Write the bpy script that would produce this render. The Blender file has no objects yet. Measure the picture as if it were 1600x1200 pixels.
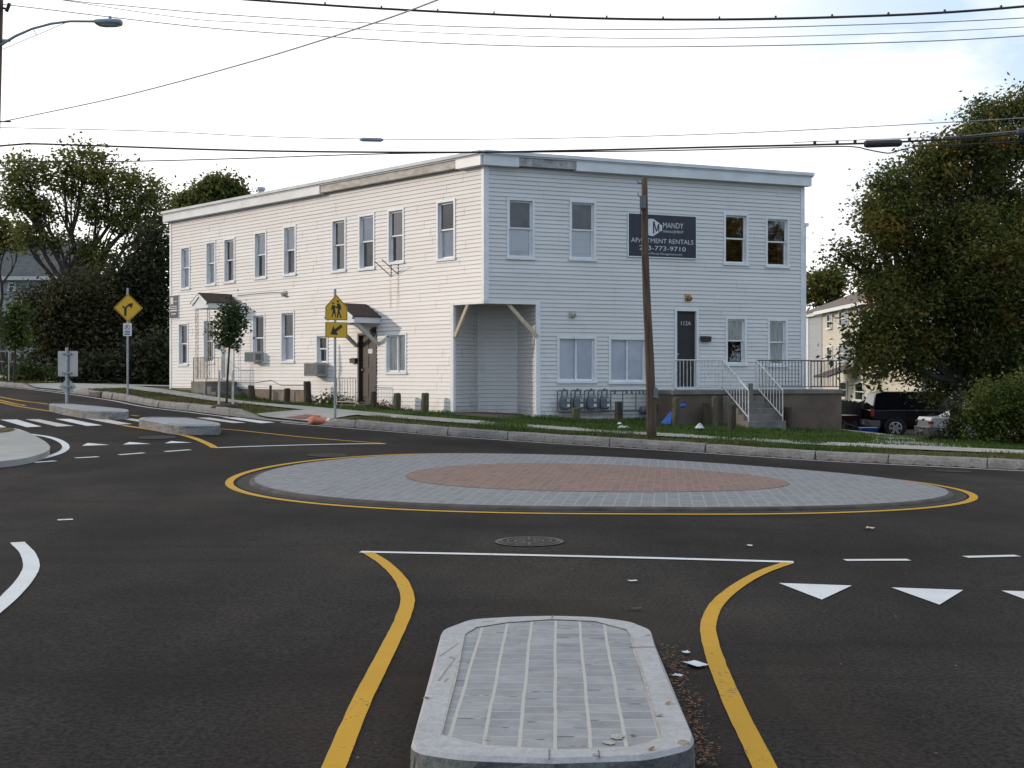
import bpy, bmesh, math, random
import numpy as np
from mathutils import Vector
random.seed(7); rng = np.random.default_rng(11)
SC = bpy.context.scene
COL = SC.collection
F, CH, HZ = 2000.0, 1.6, 585.0          # focal length in photo pixels, eye height, horizon row

# ------------------------------------------------------------------ materials
def nt(name):
    m = bpy.data.materials.new(name); m.use_nodes = True
    t = m.node_tree; t.nodes.clear()
    out = t.nodes.new('ShaderNodeOutputMaterial')
    return m, t, out
def node(t, typ, **kw):
    n = t.nodes.new(typ)
    for k, v in kw.items():
        if k in n.inputs: n.inputs[k].default_value = v
        else: setattr(n, k, v)
    return n
def ramp(t, fac, stops, interp='LINEAR'):
    r = t.nodes.new('ShaderNodeValToRGB'); r.color_ramp.interpolation = interp
    el = r.color_ramp.elements
    while len(el) < len(stops): el.new(0.5)
    for e, (p, c) in zip(el, stops):
        e.position = p; e.color = (*c, 1) if len(c) == 3 else c
    if fac is not None: t.links.new(fac, r.inputs['Fac'])
    return r.outputs['Color']
def mixc(t, fac, a, b, mode='MIX'):
    n = t.nodes.new('ShaderNodeMix'); n.data_type = 'RGBA'; n.blend_type = mode
    for sock, v in ((n.inputs[0], fac), (n.inputs[6], a), (n.inputs[7], b)):
        if hasattr(v, 'is_linked') or isinstance(v, bpy.types.NodeSocket): t.links.new(v, sock)
        elif isinstance(v, (int, float)): sock.default_value = v
        else: sock.default_value = (*v, 1)
    return n.outputs[2]
def coords(t, scale=(1, 1, 1), rot=0.0):
    c = t.nodes.new('ShaderNodeTexCoord'); m = t.nodes.new('ShaderNodeMapping')
    m.inputs['Scale'].default_value = scale; m.inputs['Rotation'].default_value = (0, 0, rot)
    t.links.new(c.outputs['Object'], m.inputs['Vector'])
    return m.outputs['Vector']
def noise(t, vec, scale, detail=4, rough=0.55):
    n = node(t, 'ShaderNodeTexNoise', Scale=scale, Detail=detail, Roughness=rough)
    t.links.new(vec, n.inputs['Vector']); return n.outputs['Fac']
def bump(t, h, strength=0.3, dist=0.02):
    b = node(t, 'ShaderNodeBump', Strength=strength, Distance=dist)
    t.links.new(h, b.inputs['Height']); return b.outputs['Normal']
def finish(t, out, col, rough=0.6, nor=None, metallic=0.0, spec=0.5, coat=0.0):
    p = t.nodes.new('ShaderNodeBsdfPrincipled')
    if isinstance(col, bpy.types.NodeSocket): t.links.new(col, p.inputs['Base Color'])
    else: p.inputs['Base Color'].default_value = (*col, 1)
    if isinstance(rough, bpy.types.NodeSocket): t.links.new(rough, p.inputs['Roughness'])
    else: p.inputs['Roughness'].default_value = rough
    p.inputs['Metallic'].default_value = metallic
    p.inputs['Specular IOR Level'].default_value = spec
    p.inputs['Coat Weight'].default_value = coat
    if nor is not None: t.links.new(nor, p.inputs['Normal'])
    t.links.new(p.outputs[0], out.inputs['Surface'])
    return p
def pm(name, c1, c2=None, scale=4, rough=0.6, b=0.0, bs=None, metallic=0.0, spec=0.5, coat=0.0, stretch=(1, 1, 1), lo=.35, hi=.65):
    m, t, out = nt(name)
    c2 = c2 or tuple(x * .8 for x in c1)
    v = coords(t, stretch)
    n1 = noise(t, v, scale, 5)
    col = ramp(t, n1, [(lo, c1), (hi, c2)])
    nor = None
    if b: nor = bump(t, noise(t, v, bs or scale * 6, 4), b, 0.02)
    finish(t, out, col, rough, nor, metallic, spec, coat)
    return m

def asphalt_mat():
    m, t, out = nt('asphalt')
    v = coords(t)
    big = noise(t, v, .16, 5, .6)
    mid = noise(t, coords(t, (1, .35, 1), .5), .7, 5, .65)
    fine = noise(t, v, 38, 3, .7)
    spk = node(t, 'ShaderNodeTexVoronoi', Scale=22.0); t.links.new(v, spk.inputs['Vector'])
    base = ramp(t, big, [(.36, (.0125, .0112, .0106)), (.50, (.0205, .0186, .0175)), (.64, (.036, .0315, .0275))])
    base = mixc(t, .6, base, ramp(t, mid, [(.38, (.55, .55, .57)), (.62, (1.35, 1.32, 1.26))]), 'MULTIPLY')
    base = mixc(t, .85, base, ramp(t, fine, [(.40, (.4, .4, .4)), (.60, (1.6, 1.6, 1.6))]), 'MULTIPLY')
    def M(op, a, b=None, c=None):
        n = node(t, 'ShaderNodeMath', operation=op)
        for i_, x_ in enumerate((a, b, c)):
            if x_ is None: continue
            if isinstance(x_, bpy.types.NodeSocket): t.links.new(x_, n.inputs[i_])
            else: n.inputs[i_].default_value = x_
        return n.outputs[0]
    wob = noise(t, v, .5, 3)
    def dist(cx, cy, sx=1, sy=1):
        mp = t.nodes.new('ShaderNodeMapping'); mp.inputs['Location'].default_value = (-cx * sx, -cy * sy, 0); mp.inputs['Scale'].default_value = (sx, sy, 0)
        t.links.new(v, mp.inputs['Vector']); l = node(t, 'ShaderNodeVectorMath', operation='LENGTH'); t.links.new(mp.outputs[0], l.inputs[0])
        return M('MULTIPLY_ADD', wob, .7, l.outputs['Value'])
    d0 = dist(1.3, 19.4)
    # wheel tracks worn round the island by circulating traffic
    tracks = ramp(t, M('DIVIDE', d0, 12.0), [(.52, (1, 1, 1)), (.56, (.80, .80, .81)), (.60, (1.03, 1.03, 1.02)), (.66, (1.04, 1.03, 1.02)), (.70, (.80, .80, .81)), (.75, (1.02, 1.02, 1.0)), (.86, (1.06, 1.05, 1.03)), (1.0, (1, 1, 1))])
    base = mixc(t, ramp(t, noise(t, v, .35, 3), [(.35, (.2, .2, .2)), (.6, (.95, .95, .95))]), base, mixc(t, 1.0, base, tracks, 'MULTIPLY'))
    # dark tyre sweeps and oily spots
    sw = noise(t, coords(t, (.10, 1.6, 1), .9), 1.0, 4, .6)
    base = mixc(t, ramp(t, sw, [(.55, (0, 0, 0)), (.70, (.55, .55, .55))]), base, (.006, .0056, .0054))
    oil = node(t, 'ShaderNodeTexVoronoi', Scale=.55); t.links.new(mixc(t, .12, v, node(t, 'ShaderNodeTexNoise', Scale=3.0).outputs['Color']), oil.inputs['Vector'])
    base = mixc(t, ramp(t, oil.outputs['Distance'], [(.03, (.6, .6, .6)), (.12, (0, 0, 0))]), base, (.005, .0047, .0045))
    # sparse light grit and chips
    chip = ramp(t, spk.outputs['Distance'], [(.045, (1, 1, 1)), (.075, (0, 0, 0))])
    sel = ramp(t, spk.outputs['Color'], [(.93, (0, 0, 0)), (.95, (1, 1, 1))], 'CONSTANT')
    base = mixc(t, mixc(t, 1.0, chip, sel, 'MULTIPLY'), base, (.13, .11, .09))
    # brown dust, gathered round the near island and in patches
    dust = noise(t, coords(t, (1, .5, 1)), .33, 6, .65)
    base = mixc(t, ramp(t, dust, [(.54, (0, 0, 0)), (.74, (.5, .5, .5))]), base, (.036, .027, .020))
    dn = dist(.3, 6.1, 1.0, .55)
    dm = M('MULTIPLY', ramp(t, M('DIVIDE', dn, 2.2), [(.45, (1, 1, 1)), (.95, (0, 0, 0))]), ramp(t, noise(t, v, 1.4, 6, .7), [(.36, (0, 0, 0)), (.66, (.9, .9, .9))]))
    base = mixc(t, dm, base, (.030, .0205, .0150))
    finish(t, out, base, .88, bump(t, fine, .5, .006), spec=.09)
    return m
def paint_mat(name, c, wear=.55):
    m, t, out = nt(name)
    v = coords(t)
    n1 = noise(t, v, 2.2, 6, .7); n2 = noise(t, v, 45, 3, .7)
    col = ramp(t, n1, [(.3, tuple(x * .82 for x in c)), (.7, c)])
    f = node(t, 'ShaderNodeMath', operation='MULTIPLY'); t.links.new(n1, f.inputs[0]); t.links.new(n2, f.inputs[1])
    col = mixc(t, ramp(t, f.outputs[0], [(wear * .62, (0, 0, 0)), (wear * .72, (.8, .8, .8))]), col, (.05, .045, .04))
    finish(t, out, col, .6, bump(t, n2, .35, .004), spec=.12)
    return m
def vinyl_mat():
    m, t, out = nt('vinyl_siding')
    v = coords(t)
    n1 = noise(t, coords(t, (.35, .35, 2.5)), .8, 5, .6)
    n2 = noise(t, coords(t, (2.6, 2.6, .35)), 1.0, 5, .65)
    col = ramp(t, n1, [(.3, (.62, .60, .575)), (.7, (.70, .69, .675))])
    col = mixc(t, ramp(t, n2, [(.55, (0, 0, 0)), (.8, (.4, .4, .4))]), col, (.5, .49, .46))
    g = node(t, 'ShaderNodeSeparateXYZ'); t.links.new(v, g.inputs[0])
    gm = ramp(t, g.outputs['Z'], [(.12, (.75, .75, .75)), (.55, (0, 0, 0))])
    col = mixc(t, mixc(t, 1.0, gm, ramp(t, noise(t, v, 2.4, 5, .7), [(.35, (0, 0, 0)), (.65, (1, 1, 1))]), 'MULTIPLY'), col, (.33, .30, .25))
    finish(t, out, col, .42, bump(t, noise(t, coords(t, (1, 1, .4)), 1.7, 2), .12, .05), spec=.4)
    return m
def brick_mat(name, c1, c2, mort, bw, rh, ms, rot=0.0, off=.37, rough=.75):
    m, t, out = nt(name)
    v = coords(t, (1, 1, 1), rot)
    b = node(t, 'ShaderNodeTexBrick', Scale=1.0)
    b.offset = off; b.squash = 1.0
    b.inputs['Color1'].default_value = (*c1, 1); b.inputs['Color2'].default_value = (*c2, 1); b.inputs['Mortar'].default_value = (*mort, 1)
    b.inputs['Mortar Size'].default_value = ms; b.inputs['Mortar Smooth'].default_value = .15
    b.inputs['Brick Width'].default_value = bw; b.inputs['Row Height'].default_value = rh
    t.links.new(v, b.inputs['Vector'])
    col = mixc(t, .7, b.outputs['Color'], ramp(t, noise(t, v, 1.1, 6, .65), [(.3, (.72, .72, .72)), (.7, (1.2, 1.19, 1.16))]), 'MULTIPLY')
    col = mixc(t, .5, col, ramp(t, noise(t, v, 60, 3, .7), [(.3, (.7, .7, .7)), (.7, (1.3, 1.3, 1.3))]), 'MULTIPLY')
    h = node(t, 'ShaderNodeMath', operation='MULTIPLY_ADD'); h.inputs[1].default_value = -1; h.inputs[2].default_value = 1
    t.links.new(b.outputs['Fac'], h.inputs[0])
    finish(t, out, col, rough, bump(t, h.outputs[0], .5, .006), spec=.3)
    return m
def paver_cols(name, c1, c2, joint, pitch, row, rot, jw, jthin, rough=.75):
    # columns of setts: wide pale joints between the columns, hairline joints across
    m, t, out = nt(name)
    v = coords(t, (1, 1, 1), rot)
    s = node(t, 'ShaderNodeSeparateXYZ'); t.links.new(v, s.inputs[0])
    wob = noise(t, v, 1.6, 2)
    def M(op, a, b=None, c=None):
        n = node(t, 'ShaderNodeMath', operation=op)
        for i, x in enumerate((a, b, c)):
            if x is None: continue
            if isinstance(x, bpy.types.NodeSocket): t.links.new(x, n.inputs[i])
            else: n.inputs[i].default_value = x
        return n.outputs[0]
    xx = M('MULTIPLY_ADD', wob, .018, s.outputs['X'])
    u = M('DIVIDE', xx, pitch); iu = M('FLOOR', u); fu = M('FRACT', u)
    rnd = node(t, 'ShaderNodeTexWhiteNoise', noise_dimensions='1D'); t.links.new(iu, rnd.inputs['W'])
    w = M('ADD', M('DIVIDE', s.outputs['Y'], row), M('MULTIPLY', rnd.outputs['Value'], 7.3))
    w = M('MULTIPLY_ADD', noise(t, v, 1.3, 1), .35, w)
    iw = M('FLOOR', w); fw = M('FRACT', w)
    du = M('MULTIPLY', M('MINIMUM', fu, M('SUBTRACT', 1, fu)), pitch)
    dw = M('MULTIPLY', M('MINIMUM', fw, M('SUBTRACT', 1, fw)), row)
    jn = noise(t, v, 18, 3)
    ju = M('LESS_THAN', du, M('MULTIPLY', M('ADD', jn, .5), jw)); jv = M('LESS_THAN', dw, M('MULTIPLY', M('MULTIPLY_ADD', jn, .7, .65), jthin))
    cell = node(t, 'ShaderNodeCombineXYZ'); t.links.new(iu, cell.inputs[0]); t.links.new(iw, cell.inputs[1])
    wn = node(t, 'ShaderNodeTexWhiteNoise', noise_dimensions='2D'); t.links.new(cell.outputs[0], wn.inputs['Vector'])
    col = ramp(t, wn.outputs['Value'], [(0, c1), (1, c2)])
    col = mixc(t, .75, col, ramp(t, noise(t, v, 7, 6, .7), [(.28, (.66, .66, .67)), (.72, (1.25, 1.24, 1.22))]), 'MULTIPLY')
    dark = tuple(x * .85 for x in joint)
    col = mixc(t, jv, col, mixc(t, ramp(t, noise(t, v, 9, 2), [(.56, (0, 0, 0)), (.64, (1, 1, 1))]), dark, (.07, .065, .06)))
    col = mixc(t, ju, col, joint)
    h = M('SUBTRACT', 1, M('MAXIMUM', ju, jv))
    finish(t, out, col, rough, bump(t, h, .45, .006), spec=.3)
    return m
def granite_mat(name, c1, c2, c3, s=60):
    m, t, out = nt(name)
    v = coords(t)
    col = ramp(t, noise(t, v, 2.3, 6, .7), [(.3, c1), (.7, c2)])
    col = mixc(t, .25 if 'pale' in name else .6, col, ramp(t, noise(t, v, s, 3, .8), [(.35, (.55, .55, .56)), (.65, (1.4, 1.4, 1.4))]), 'MULTIPLY')
    col = mixc(t, ramp(t, noise(t, coords(t, (1, 1, .6)), 3.4, 5, .7), [(.55, (0, 0, 0)), (.75, (.75, .75, .75))]), col, c3)
    finish(t, out, col, .8, bump(t, noise(t, v, 16, 5, .7), .7, .02), spec=.3)
    return m
def leaf_mat(name, stops, trans=.35):
    m, t, out = nt(name)
    g = t.nodes.new('ShaderNodeNewGeometry')
    v = coords(t)
    f = node(t, 'ShaderNodeMath', operation='MULTIPLY_ADD'); f.inputs[1].default_value = .45
    t.links.new(g.outputs['Random Per Island'], f.inputs[0])
    f2 = node(t, 'ShaderNodeMath', operation='MULTIPLY_ADD'); f2.inputs[1].default_value = 1.1; f2.inputs[2].default_value = -.27
    t.links.new(noise(t, v, .55, 3), f2.inputs[0]); t.links.new(f2.outputs[0], f.inputs[2])
    col = ramp(t, f.outputs[0], stops)
    d = t.nodes.new('ShaderNodeBsdfPrincipled'); d.inputs['Roughness'].default_value = .6; d.inputs['Specular IOR Level'].default_value = .25
    tr = t.nodes.new('ShaderNodeBsdfTranslucent'); mx = t.nodes.new('ShaderNodeMixShader'); mx.inputs[0].default_value = trans
    t.links.new(col, d.inputs['Base Color']); t.links.new(col, tr.inputs['Color'])
    t.links.new(d.outputs[0], mx.inputs[1]); t.links.new(tr.outputs[0], mx.inputs[2]); t.links.new(mx.outputs[0], out.inputs['Surface'])
    return m
def glass_mat(name, ior=2.3, tint=(.98, .99, 1.0)):
    m, t, out = nt(name)
    fr = node(t, 'ShaderNodeFresnel', IOR=ior)
    tr = t.nodes.new('ShaderNodeBsdfTransparent'); tr.inputs['Color'].default_value = (*tint, 1)
    gl = t.nodes.new('ShaderNodeBsdfGlossy'); gl.inputs['Roughness'].default_value = .02
    nor = bump(t, noise(t, coords(t), 1.3, 2), .06, .03)
    t.links.new(nor, gl.inputs['Normal'])
    mx = t.nodes.new('ShaderNodeMixShader')
    t.links.new(fr.outputs[0], mx.inputs[0]); t.links.new(tr.outputs[0], mx.inputs[1]); t.links.new(gl.outputs[0], mx.inputs[2])
    t.links.new(mx.outputs[0], out.inputs['Surface'])
    return m
def stain_mat():
    m, t, out = nt('rust_stain')
    v = coords(t, (14, 14, .8))
    p = node(t, 'ShaderNodeBsdfPrincipled', Roughness=.7); p.inputs['Base Color'].default_value = (.5, .26, .07, 1)
    tr = t.nodes.new('ShaderNodeBsdfTransparent'); mx = t.nodes.new('ShaderNodeMixShader')
    t.links.new(ramp(t, noise(t, v, 1.2, 4), [(.42, (0, 0, 0)), (.72, (.6, .6, .6))]), mx.inputs[0])
    t.links.new(tr.outputs[0], mx.inputs[1]); t.links.new(p.outputs[0], mx.inputs[2]); t.links.new(mx.outputs[0], out.inputs['Surface'])
    return m
def lawn_mat(name, g1, g2, d):
    m, t, out = nt(name)
    v = coords(t)
    col = ramp(t, noise(t, v, 1.3, 6, .7), [(.3, g1), (.65, g2)])
    col = mixc(t, ramp(t, noise(t, v, .8, 6, .65), [(.5, (0, 0, 0)), (.66, (.9, .9, .9))]), col, d)
    col = mixc(t, .6, col, ramp(t, noise(t, v, 25, 3, .8), [(.3, (.5, .5, .5)), (.7, (1.4, 1.4, 1.4))]), 'MULTIPLY')
    finish(t, out, col, .95, bump(t, noise(t, v, 30, 4), .8, .03), spec=.1)
    return m

M = {}
M['asphalt'] = asphalt_mat()
M['white_paint'] = paint_mat('white_road_paint', (.62, .64, .65))
M['white_old'] = paint_mat('aged_white_road_paint', (.55, .52, .46), .50)
M['yellow_paint'] = paint_mat('yellow_road_paint', (.50, .275, .010))
M['vinyl'] = vinyl_mat()
M['trim'] = pm('white_trim', (.78, .79, .80), (.68, .69, .69), 3, .4)
M['alu'] = pm('white_aluminium_wrap', (.74, .76, .77), (.62, .63, .63), 1.5, .35)
M['oldwood'] = pm('weathered_fascia_wood', (.66, .62, .55), (.44, .40, .345), 3, .85, .3, stretch=(1, 1, 3))
M['greywood'] = pm('bare_grey_fascia_wood', (.50, .50, .49), (.26, .255, .245), 5, .9, .4)
M['roofing'] = pm('roof_membrane', (.74, .75, .76), (.62, .63, .64), 2, .8)
M['found'] = pm('tan_foundation', (.30, .235, .18), (.19, .15, .12), 2.2, .9, .3)
M['concrete'] = pm('sidewalk_concrete', (.36, .345, .32), (.255, .245, .225), 1.2, .9, .25, 30)
M['newconc'] = pm('pale_concrete', (.33, .33, .315), (.26, .26, .248), .9, .9, .2, 30)
M['deckconc'] = pm('stained_concrete', (.150, .110, .086), (.080, .060, .047), 1.1, .95, .35, 14)
M['stepconc'] = pm('step_concrete', (.22, .205, .18), (.13, .12, .105), 2.3, .9, .3, 20)
M['slab'] = pm('landing_slab', (.20, .185, .165), (.13, .12, .11), 2, .9, .3)
M['paver'] = paver_cols('granite_setts', (.195, .208, .226), (.255, .267, .283), (.37, .36, .335), .139, .128, .035, .0072, .0058)
M['paver_far'] = paver_cols('granite_setts_apron', (.150, .162, .178), (.195, .206, .222), (.245, .24, .222), .152, .125, .12, .0085, .002)
M['brickred'] = paver_cols('red_brick_pavers', (.155, .098, .080), (.205, .130, .104), (.205, .165, .14), .11, .22, .12, .005, .004)
M['granite'] = granite_mat('granite_kerb', (.27, .26, .245), (.165, .158, .15), (.075, .068, .06), 30)
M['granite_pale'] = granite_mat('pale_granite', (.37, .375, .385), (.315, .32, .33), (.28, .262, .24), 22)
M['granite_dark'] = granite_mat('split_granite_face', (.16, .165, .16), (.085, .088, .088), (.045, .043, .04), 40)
M['granite_blue'] = granite_mat('blue_grey_granite', (.31, .33, .35), (.235, .25, .265), (.17, .155, .14), 50)
M['lawn'] = lawn_mat('lawn_soil', (.040, .075, .016), (.060, .095, .022), (.115, .078, .042))
M['verge'] = lawn_mat('verge_soil', (.055, .07, .022), (.085, .085, .03), (.15, .095, .05))
M['ground'] = lawn_mat('far_ground', (.04, .05, .022), (.06, .065, .03), (.10, .08, .05))
M['glass'] = glass_mat('window_glass', 1.6)
M['mirrorglass'] = glass_mat('coated_window_glass', 2.4)
M['carglass'] = pm('car_glass', (.006, .008, .010), (.010, .012, .014), 2, .06, spec=.28)
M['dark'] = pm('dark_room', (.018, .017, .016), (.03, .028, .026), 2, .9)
M['blind'] = pm('pale_blind', (.90, .90, .90), (.84, .84, .85), 4, .8, stretch=(.3, .3, 8))
M['curtain'] = pm('white_curtain', (.90, .88, .85), (.62, .60, .57), 5, .9, stretch=(3, 3, .4))
M['greycurtain'] = pm('grey_net_curtain', (.30, .29, .28), (.18, .175, .17), 2, .9)
M['greenroom'] = pm('dim_green_room', (.07, .095, .08), (.03, .04, .035), 3, .9)
M['frostblind'] = pm('bluish_blind', (.84, .85, .90), (.70, .72, .78), 2.0, .8)
M['browndoor'] = pm('brown_door', (.055, .038, .030), (.038, .027, .022), 2, .45, stretch=(8, 8, .5))
M['darkdoor'] = pm('dark_red_brown_door', (.020, .016, .0165), (.014, .0115, .012), 2, .5)
M['whitedoor'] = pm('white_door', (.70, .69, .66), (.62, .61, .58), 2, .4)
M['shingle'] = pm('brown_shingle', (.085, .056, .045), (.05, .034, .029), 16, .9, .5, stretch=(1, 1, 3))
M['timber'] = pm('tan_timber', (.58, .49, .36), (.44, .36, .26), 3, .7, .2, stretch=(5, 5, .6))
M['whiteiron'] = pm('white_iron', (.70, .70, .69), (.5, .48, .45), 8, .5)
M['greyiron'] = pm('dark_iron_rail', (.12, .115, .11), (.07, .06, .055), 9, .6)
M['rustiron'] = pm('cream_rusty_iron', (.55, .50, .43), (.28, .2, .14), 7, .7)
M['steel'] = pm('galvanised_steel', (.34, .37, .40), (.24, .26, .28), 6, .45, metallic=.6)
M['signback'] = pm('bare_aluminium_sign_back', (.55, .50, .45), (.44, .42, .39), 1.5, .38, metallic=.75)
M['signyellow'] = pm('yellow_sign_sheet', (.74, .41, .010), (.68, .38, .010), 2, .45)
M['black'] = pm('black_paint', (.012, .012, .013), (.02, .02, .02), 4, .5)
M['signwhite'] = pm('white_sign_sheet', (.72, .72, .73), (.64, .64, .66), 3, .5)
M['signred'] = pm('red_sign_ink', (.35, .03, .03), (.3, .03, .03), 3, .5)
M['navy'] = pm('navy_sign_panel', (.016, .018, .030), (.022, .024, .036), 2, .4)
M['lettering'] = pm('pale_lettering', (.62, .63, .66), (.55, .56, .6), 2, .5)
M['polewood'] = pm('creosoted_pole', (.135, .085, .057), (.062, .042, .031), 3, .9, .5, 12, stretch=(7, 7, .5))
M['postwood'] = pm('weathered_timber_post', (.085, .062, .045), (.034, .030, .022), 4, .95, .6, 20, stretch=(4, 4, .6))
M['postmoss'] = pm('mossy_timber_post', (.115, .105, .065), (.05, .05, .028), 5, .95, .6, 20, stretch=(4, 4, .7))
M['bark'] = pm('bark', (.062, .05, .042), (.03, .025, .021), 6, .95, .6, 15, stretch=(4, 4, .7))
M['acbeige'] = pm('beige_plastic', (.50, .48, .44), (.38, .36, .33), 3, .6)
M['acgrille'] = pm('grey_grille', (.17, .175, .175), (.11, .11, .115), 8, .6)
M['acblue'] = pm('blue_grey_grille', (.06, .13, .17), (.04, .09, .12), 8, .5)
M['metergrey'] = pm('grey_meter_paint', (.145, .165, .178), (.085, .10, .11), 8, .55)
M['meterface'] = pm('meter_index_face', (.55, .52, .46), (.4, .38, .34), 10, .4)
M['blacksteel'] = pm('black_mailbox_steel', (.018, .018, .02), (.03, .028, .026), 6, .4)
M['brass'] = pm('brass', (.55, .38, .14), (.45, .3, .1), 8, .3, metallic=.9)
M['orange'] = pm('faded_orange_plastic', (.50, .12, .06), (.40, .16, .10), 9, .65, .5)
M['reflwhite'] = pm('reflective_white_band', (.68, .66, .62), (.5, .46, .42), 6, .4)
M['iron'] = pm('cast_iron', (.040, .037, .035), (.024, .022, .021), 14, .8, .5, 40, spec=.15)
M['ironlight'] = pm('worn_cast_iron', (.11, .105, .098), (.075, .07, .066), 14, .75, .4, 40, spec=.2)
M['tactile'] = pm('red_tactile_plate', (.23, .09, .065), (.17, .07, .055), 5, .8, .6, 22)
M['blue'] = pm('blue_tarp', (.02, .10, .42), (.015, .07, .30), 4, .45)
M['tarpgrey'] = pm('blue_grey_tarp', (.06, .10, .17), (.03, .05, .09), 4, .5)
M['paper'] = pm('litter_paper', (.62, .65, .68), (.5, .52, .55), 4, .7)
M['cable'] = pm('black_cable', (.02, .02, .022), (.03, .03, .032), 5, .6)
M['wiregrey'] = pm('grey_wire', (.30, .32, .36), (.22, .235, .27), 5, .5)  # lightened: glare of the overexposed sky is put into the wire colour
M['lampgrey'] = pm('grey_lamp_housing', (.27, .32, .36), (.2, .24, .28), 3, .45)
M['lens'] = pm('lamp_lens', (.42, .44, .45), (.35, .37, .38), 3, .2)
M['suvpaint'] = pm('black_car_paint', (.004, .0045, .007), (.006, .007, .010), 1, .22, spec=.18)
M['whitecar'] = pm('white_car_paint', (.62, .63, .62), (.54, .55, .54), 1, .25, coat=.5)
M['carplastic'] = pm('grey_bumper', (.20, .19, .175), (.14, .13, .12), 3, .55)
M['redlamp'] = pm('red_tail_lamp', (.45, .012, .015), (.3, .01, .012), 3, .15)
M['tyre'] = pm('rubber', (.014, .014, .014), (.022, .022, .021), 9, .9)
M['rim'] = pm('alloy_rim', (.62, .63, .64), (.5, .51, .52), 4, .28, metallic=.6)
M['redcar'] = pm('dark_red_paint', (.06, .012, .012), (.035, .01, .01), 3, .4)
M['creamwall'] = pm('cream_siding', (.66, .61, .52), (.58, .54, .46), 1.2, .7, stretch=(1, 1, 5))
M['greywall'] = pm('grey_siding', (.42, .44, .46), (.35, .37, .39), 1.2, .7, stretch=(.3, .3, 9))
M['brownroof'] = pm('brown_roof', (.16, .125, .105), (.11, .088, .075), 4, .9)
M['slateroof'] = pm('grey_green_roof', (.085, .10, .105), (.055, .066, .07), 3, .9, .3, 12)
M['fencewood'] = pm('dark_board_fence', (.055, .048, .042), (.03, .027, .024), 4, .9)
M['stain'] = stain_mat()
M['mulch'] = pm('mulch', (.07, .045, .03), (.035, .024, .018), 9, .95, .8, 30)
M['dirt'] = pm('bare_dirt', (.12, .085, .06), (.07, .052, .04), 3, .95, .5, 20)
M['silt'] = pm('dusty_grit', (.15, .12, .098), (.09, .075, .065), 8, .95, .6, 60)
M['leaf_green'] = leaf_mat('green_foliage', [(.15, (.020, .038, .012)), (.45, (.040, .068, .018)), (.7, (.075, .100, .024)), (.92, (.13, .115, .025))])
M['leaf_olive'] = leaf_mat('olive_foliage', [(.15, (.055, .078, .023)), (.45, (.115, .14, .036)), (.7, (.17, .175, .045)), (.92, (.24, .185, .045))], .5)
M['leaf_brown'] = leaf_mat('brown_green_foliage', [(.15, (.022, .026, .011)), (.5, (.052, .052, .022)), (.8, (.09, .076, .032)), (.95, (.13, .09, .045))], .35)
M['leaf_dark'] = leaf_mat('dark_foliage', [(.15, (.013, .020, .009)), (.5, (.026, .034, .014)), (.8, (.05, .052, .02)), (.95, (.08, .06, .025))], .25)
M['leaf_autumn'] = leaf_mat('autumn_foliage', [(.12, (.024, .038, .011)), (.40, (.066, .086, .021)), (.60, (.135, .14, .032)), (.78, (.21, .15, .034)), (.93, (.32, .12, .03))], .45)
M['leaf_yellow'] = leaf_mat('yellow_green_foliage', [(.15, (.022, .040, .010)), (.45, (.055, .085, .016)), (.72, (.12, .13, .02)), (.95, (.26, .20, .025))])
M['leaf_reflect'] = leaf_mat('amber_foliage', [(.15, (.10, .085, .02)), (.5, (.19, .14, .035)), (.8, (.28, .17, .05)), (.95, (.3, .25, .1))])
M['grass'] = leaf_mat('grass_blades', [(.15, (.028, .058, .010)), (.5, (.052, .100, .016)), (.8, (.095, .135, .026)), (.95, (.17, .12, .05))], .3)
M['drygrass'] = leaf_mat('dry_grass_blades', [(.15, (.045, .062, .016)), (.5, (.085, .085, .026)), (.8, (.15, .105, .045)), (.95, (.2, .11, .05))], .3)
M['flower'] = pm('red_petals', (.42, .035, .05), (.5, .12, .14), 12, .6)
M['deadleaf'] = leaf_mat('fallen_leaves', [(.2, (.10, .045, .02)), (.6, (.2, .085, .03)), (.9, (.28, .2, .1))], .2)

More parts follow.
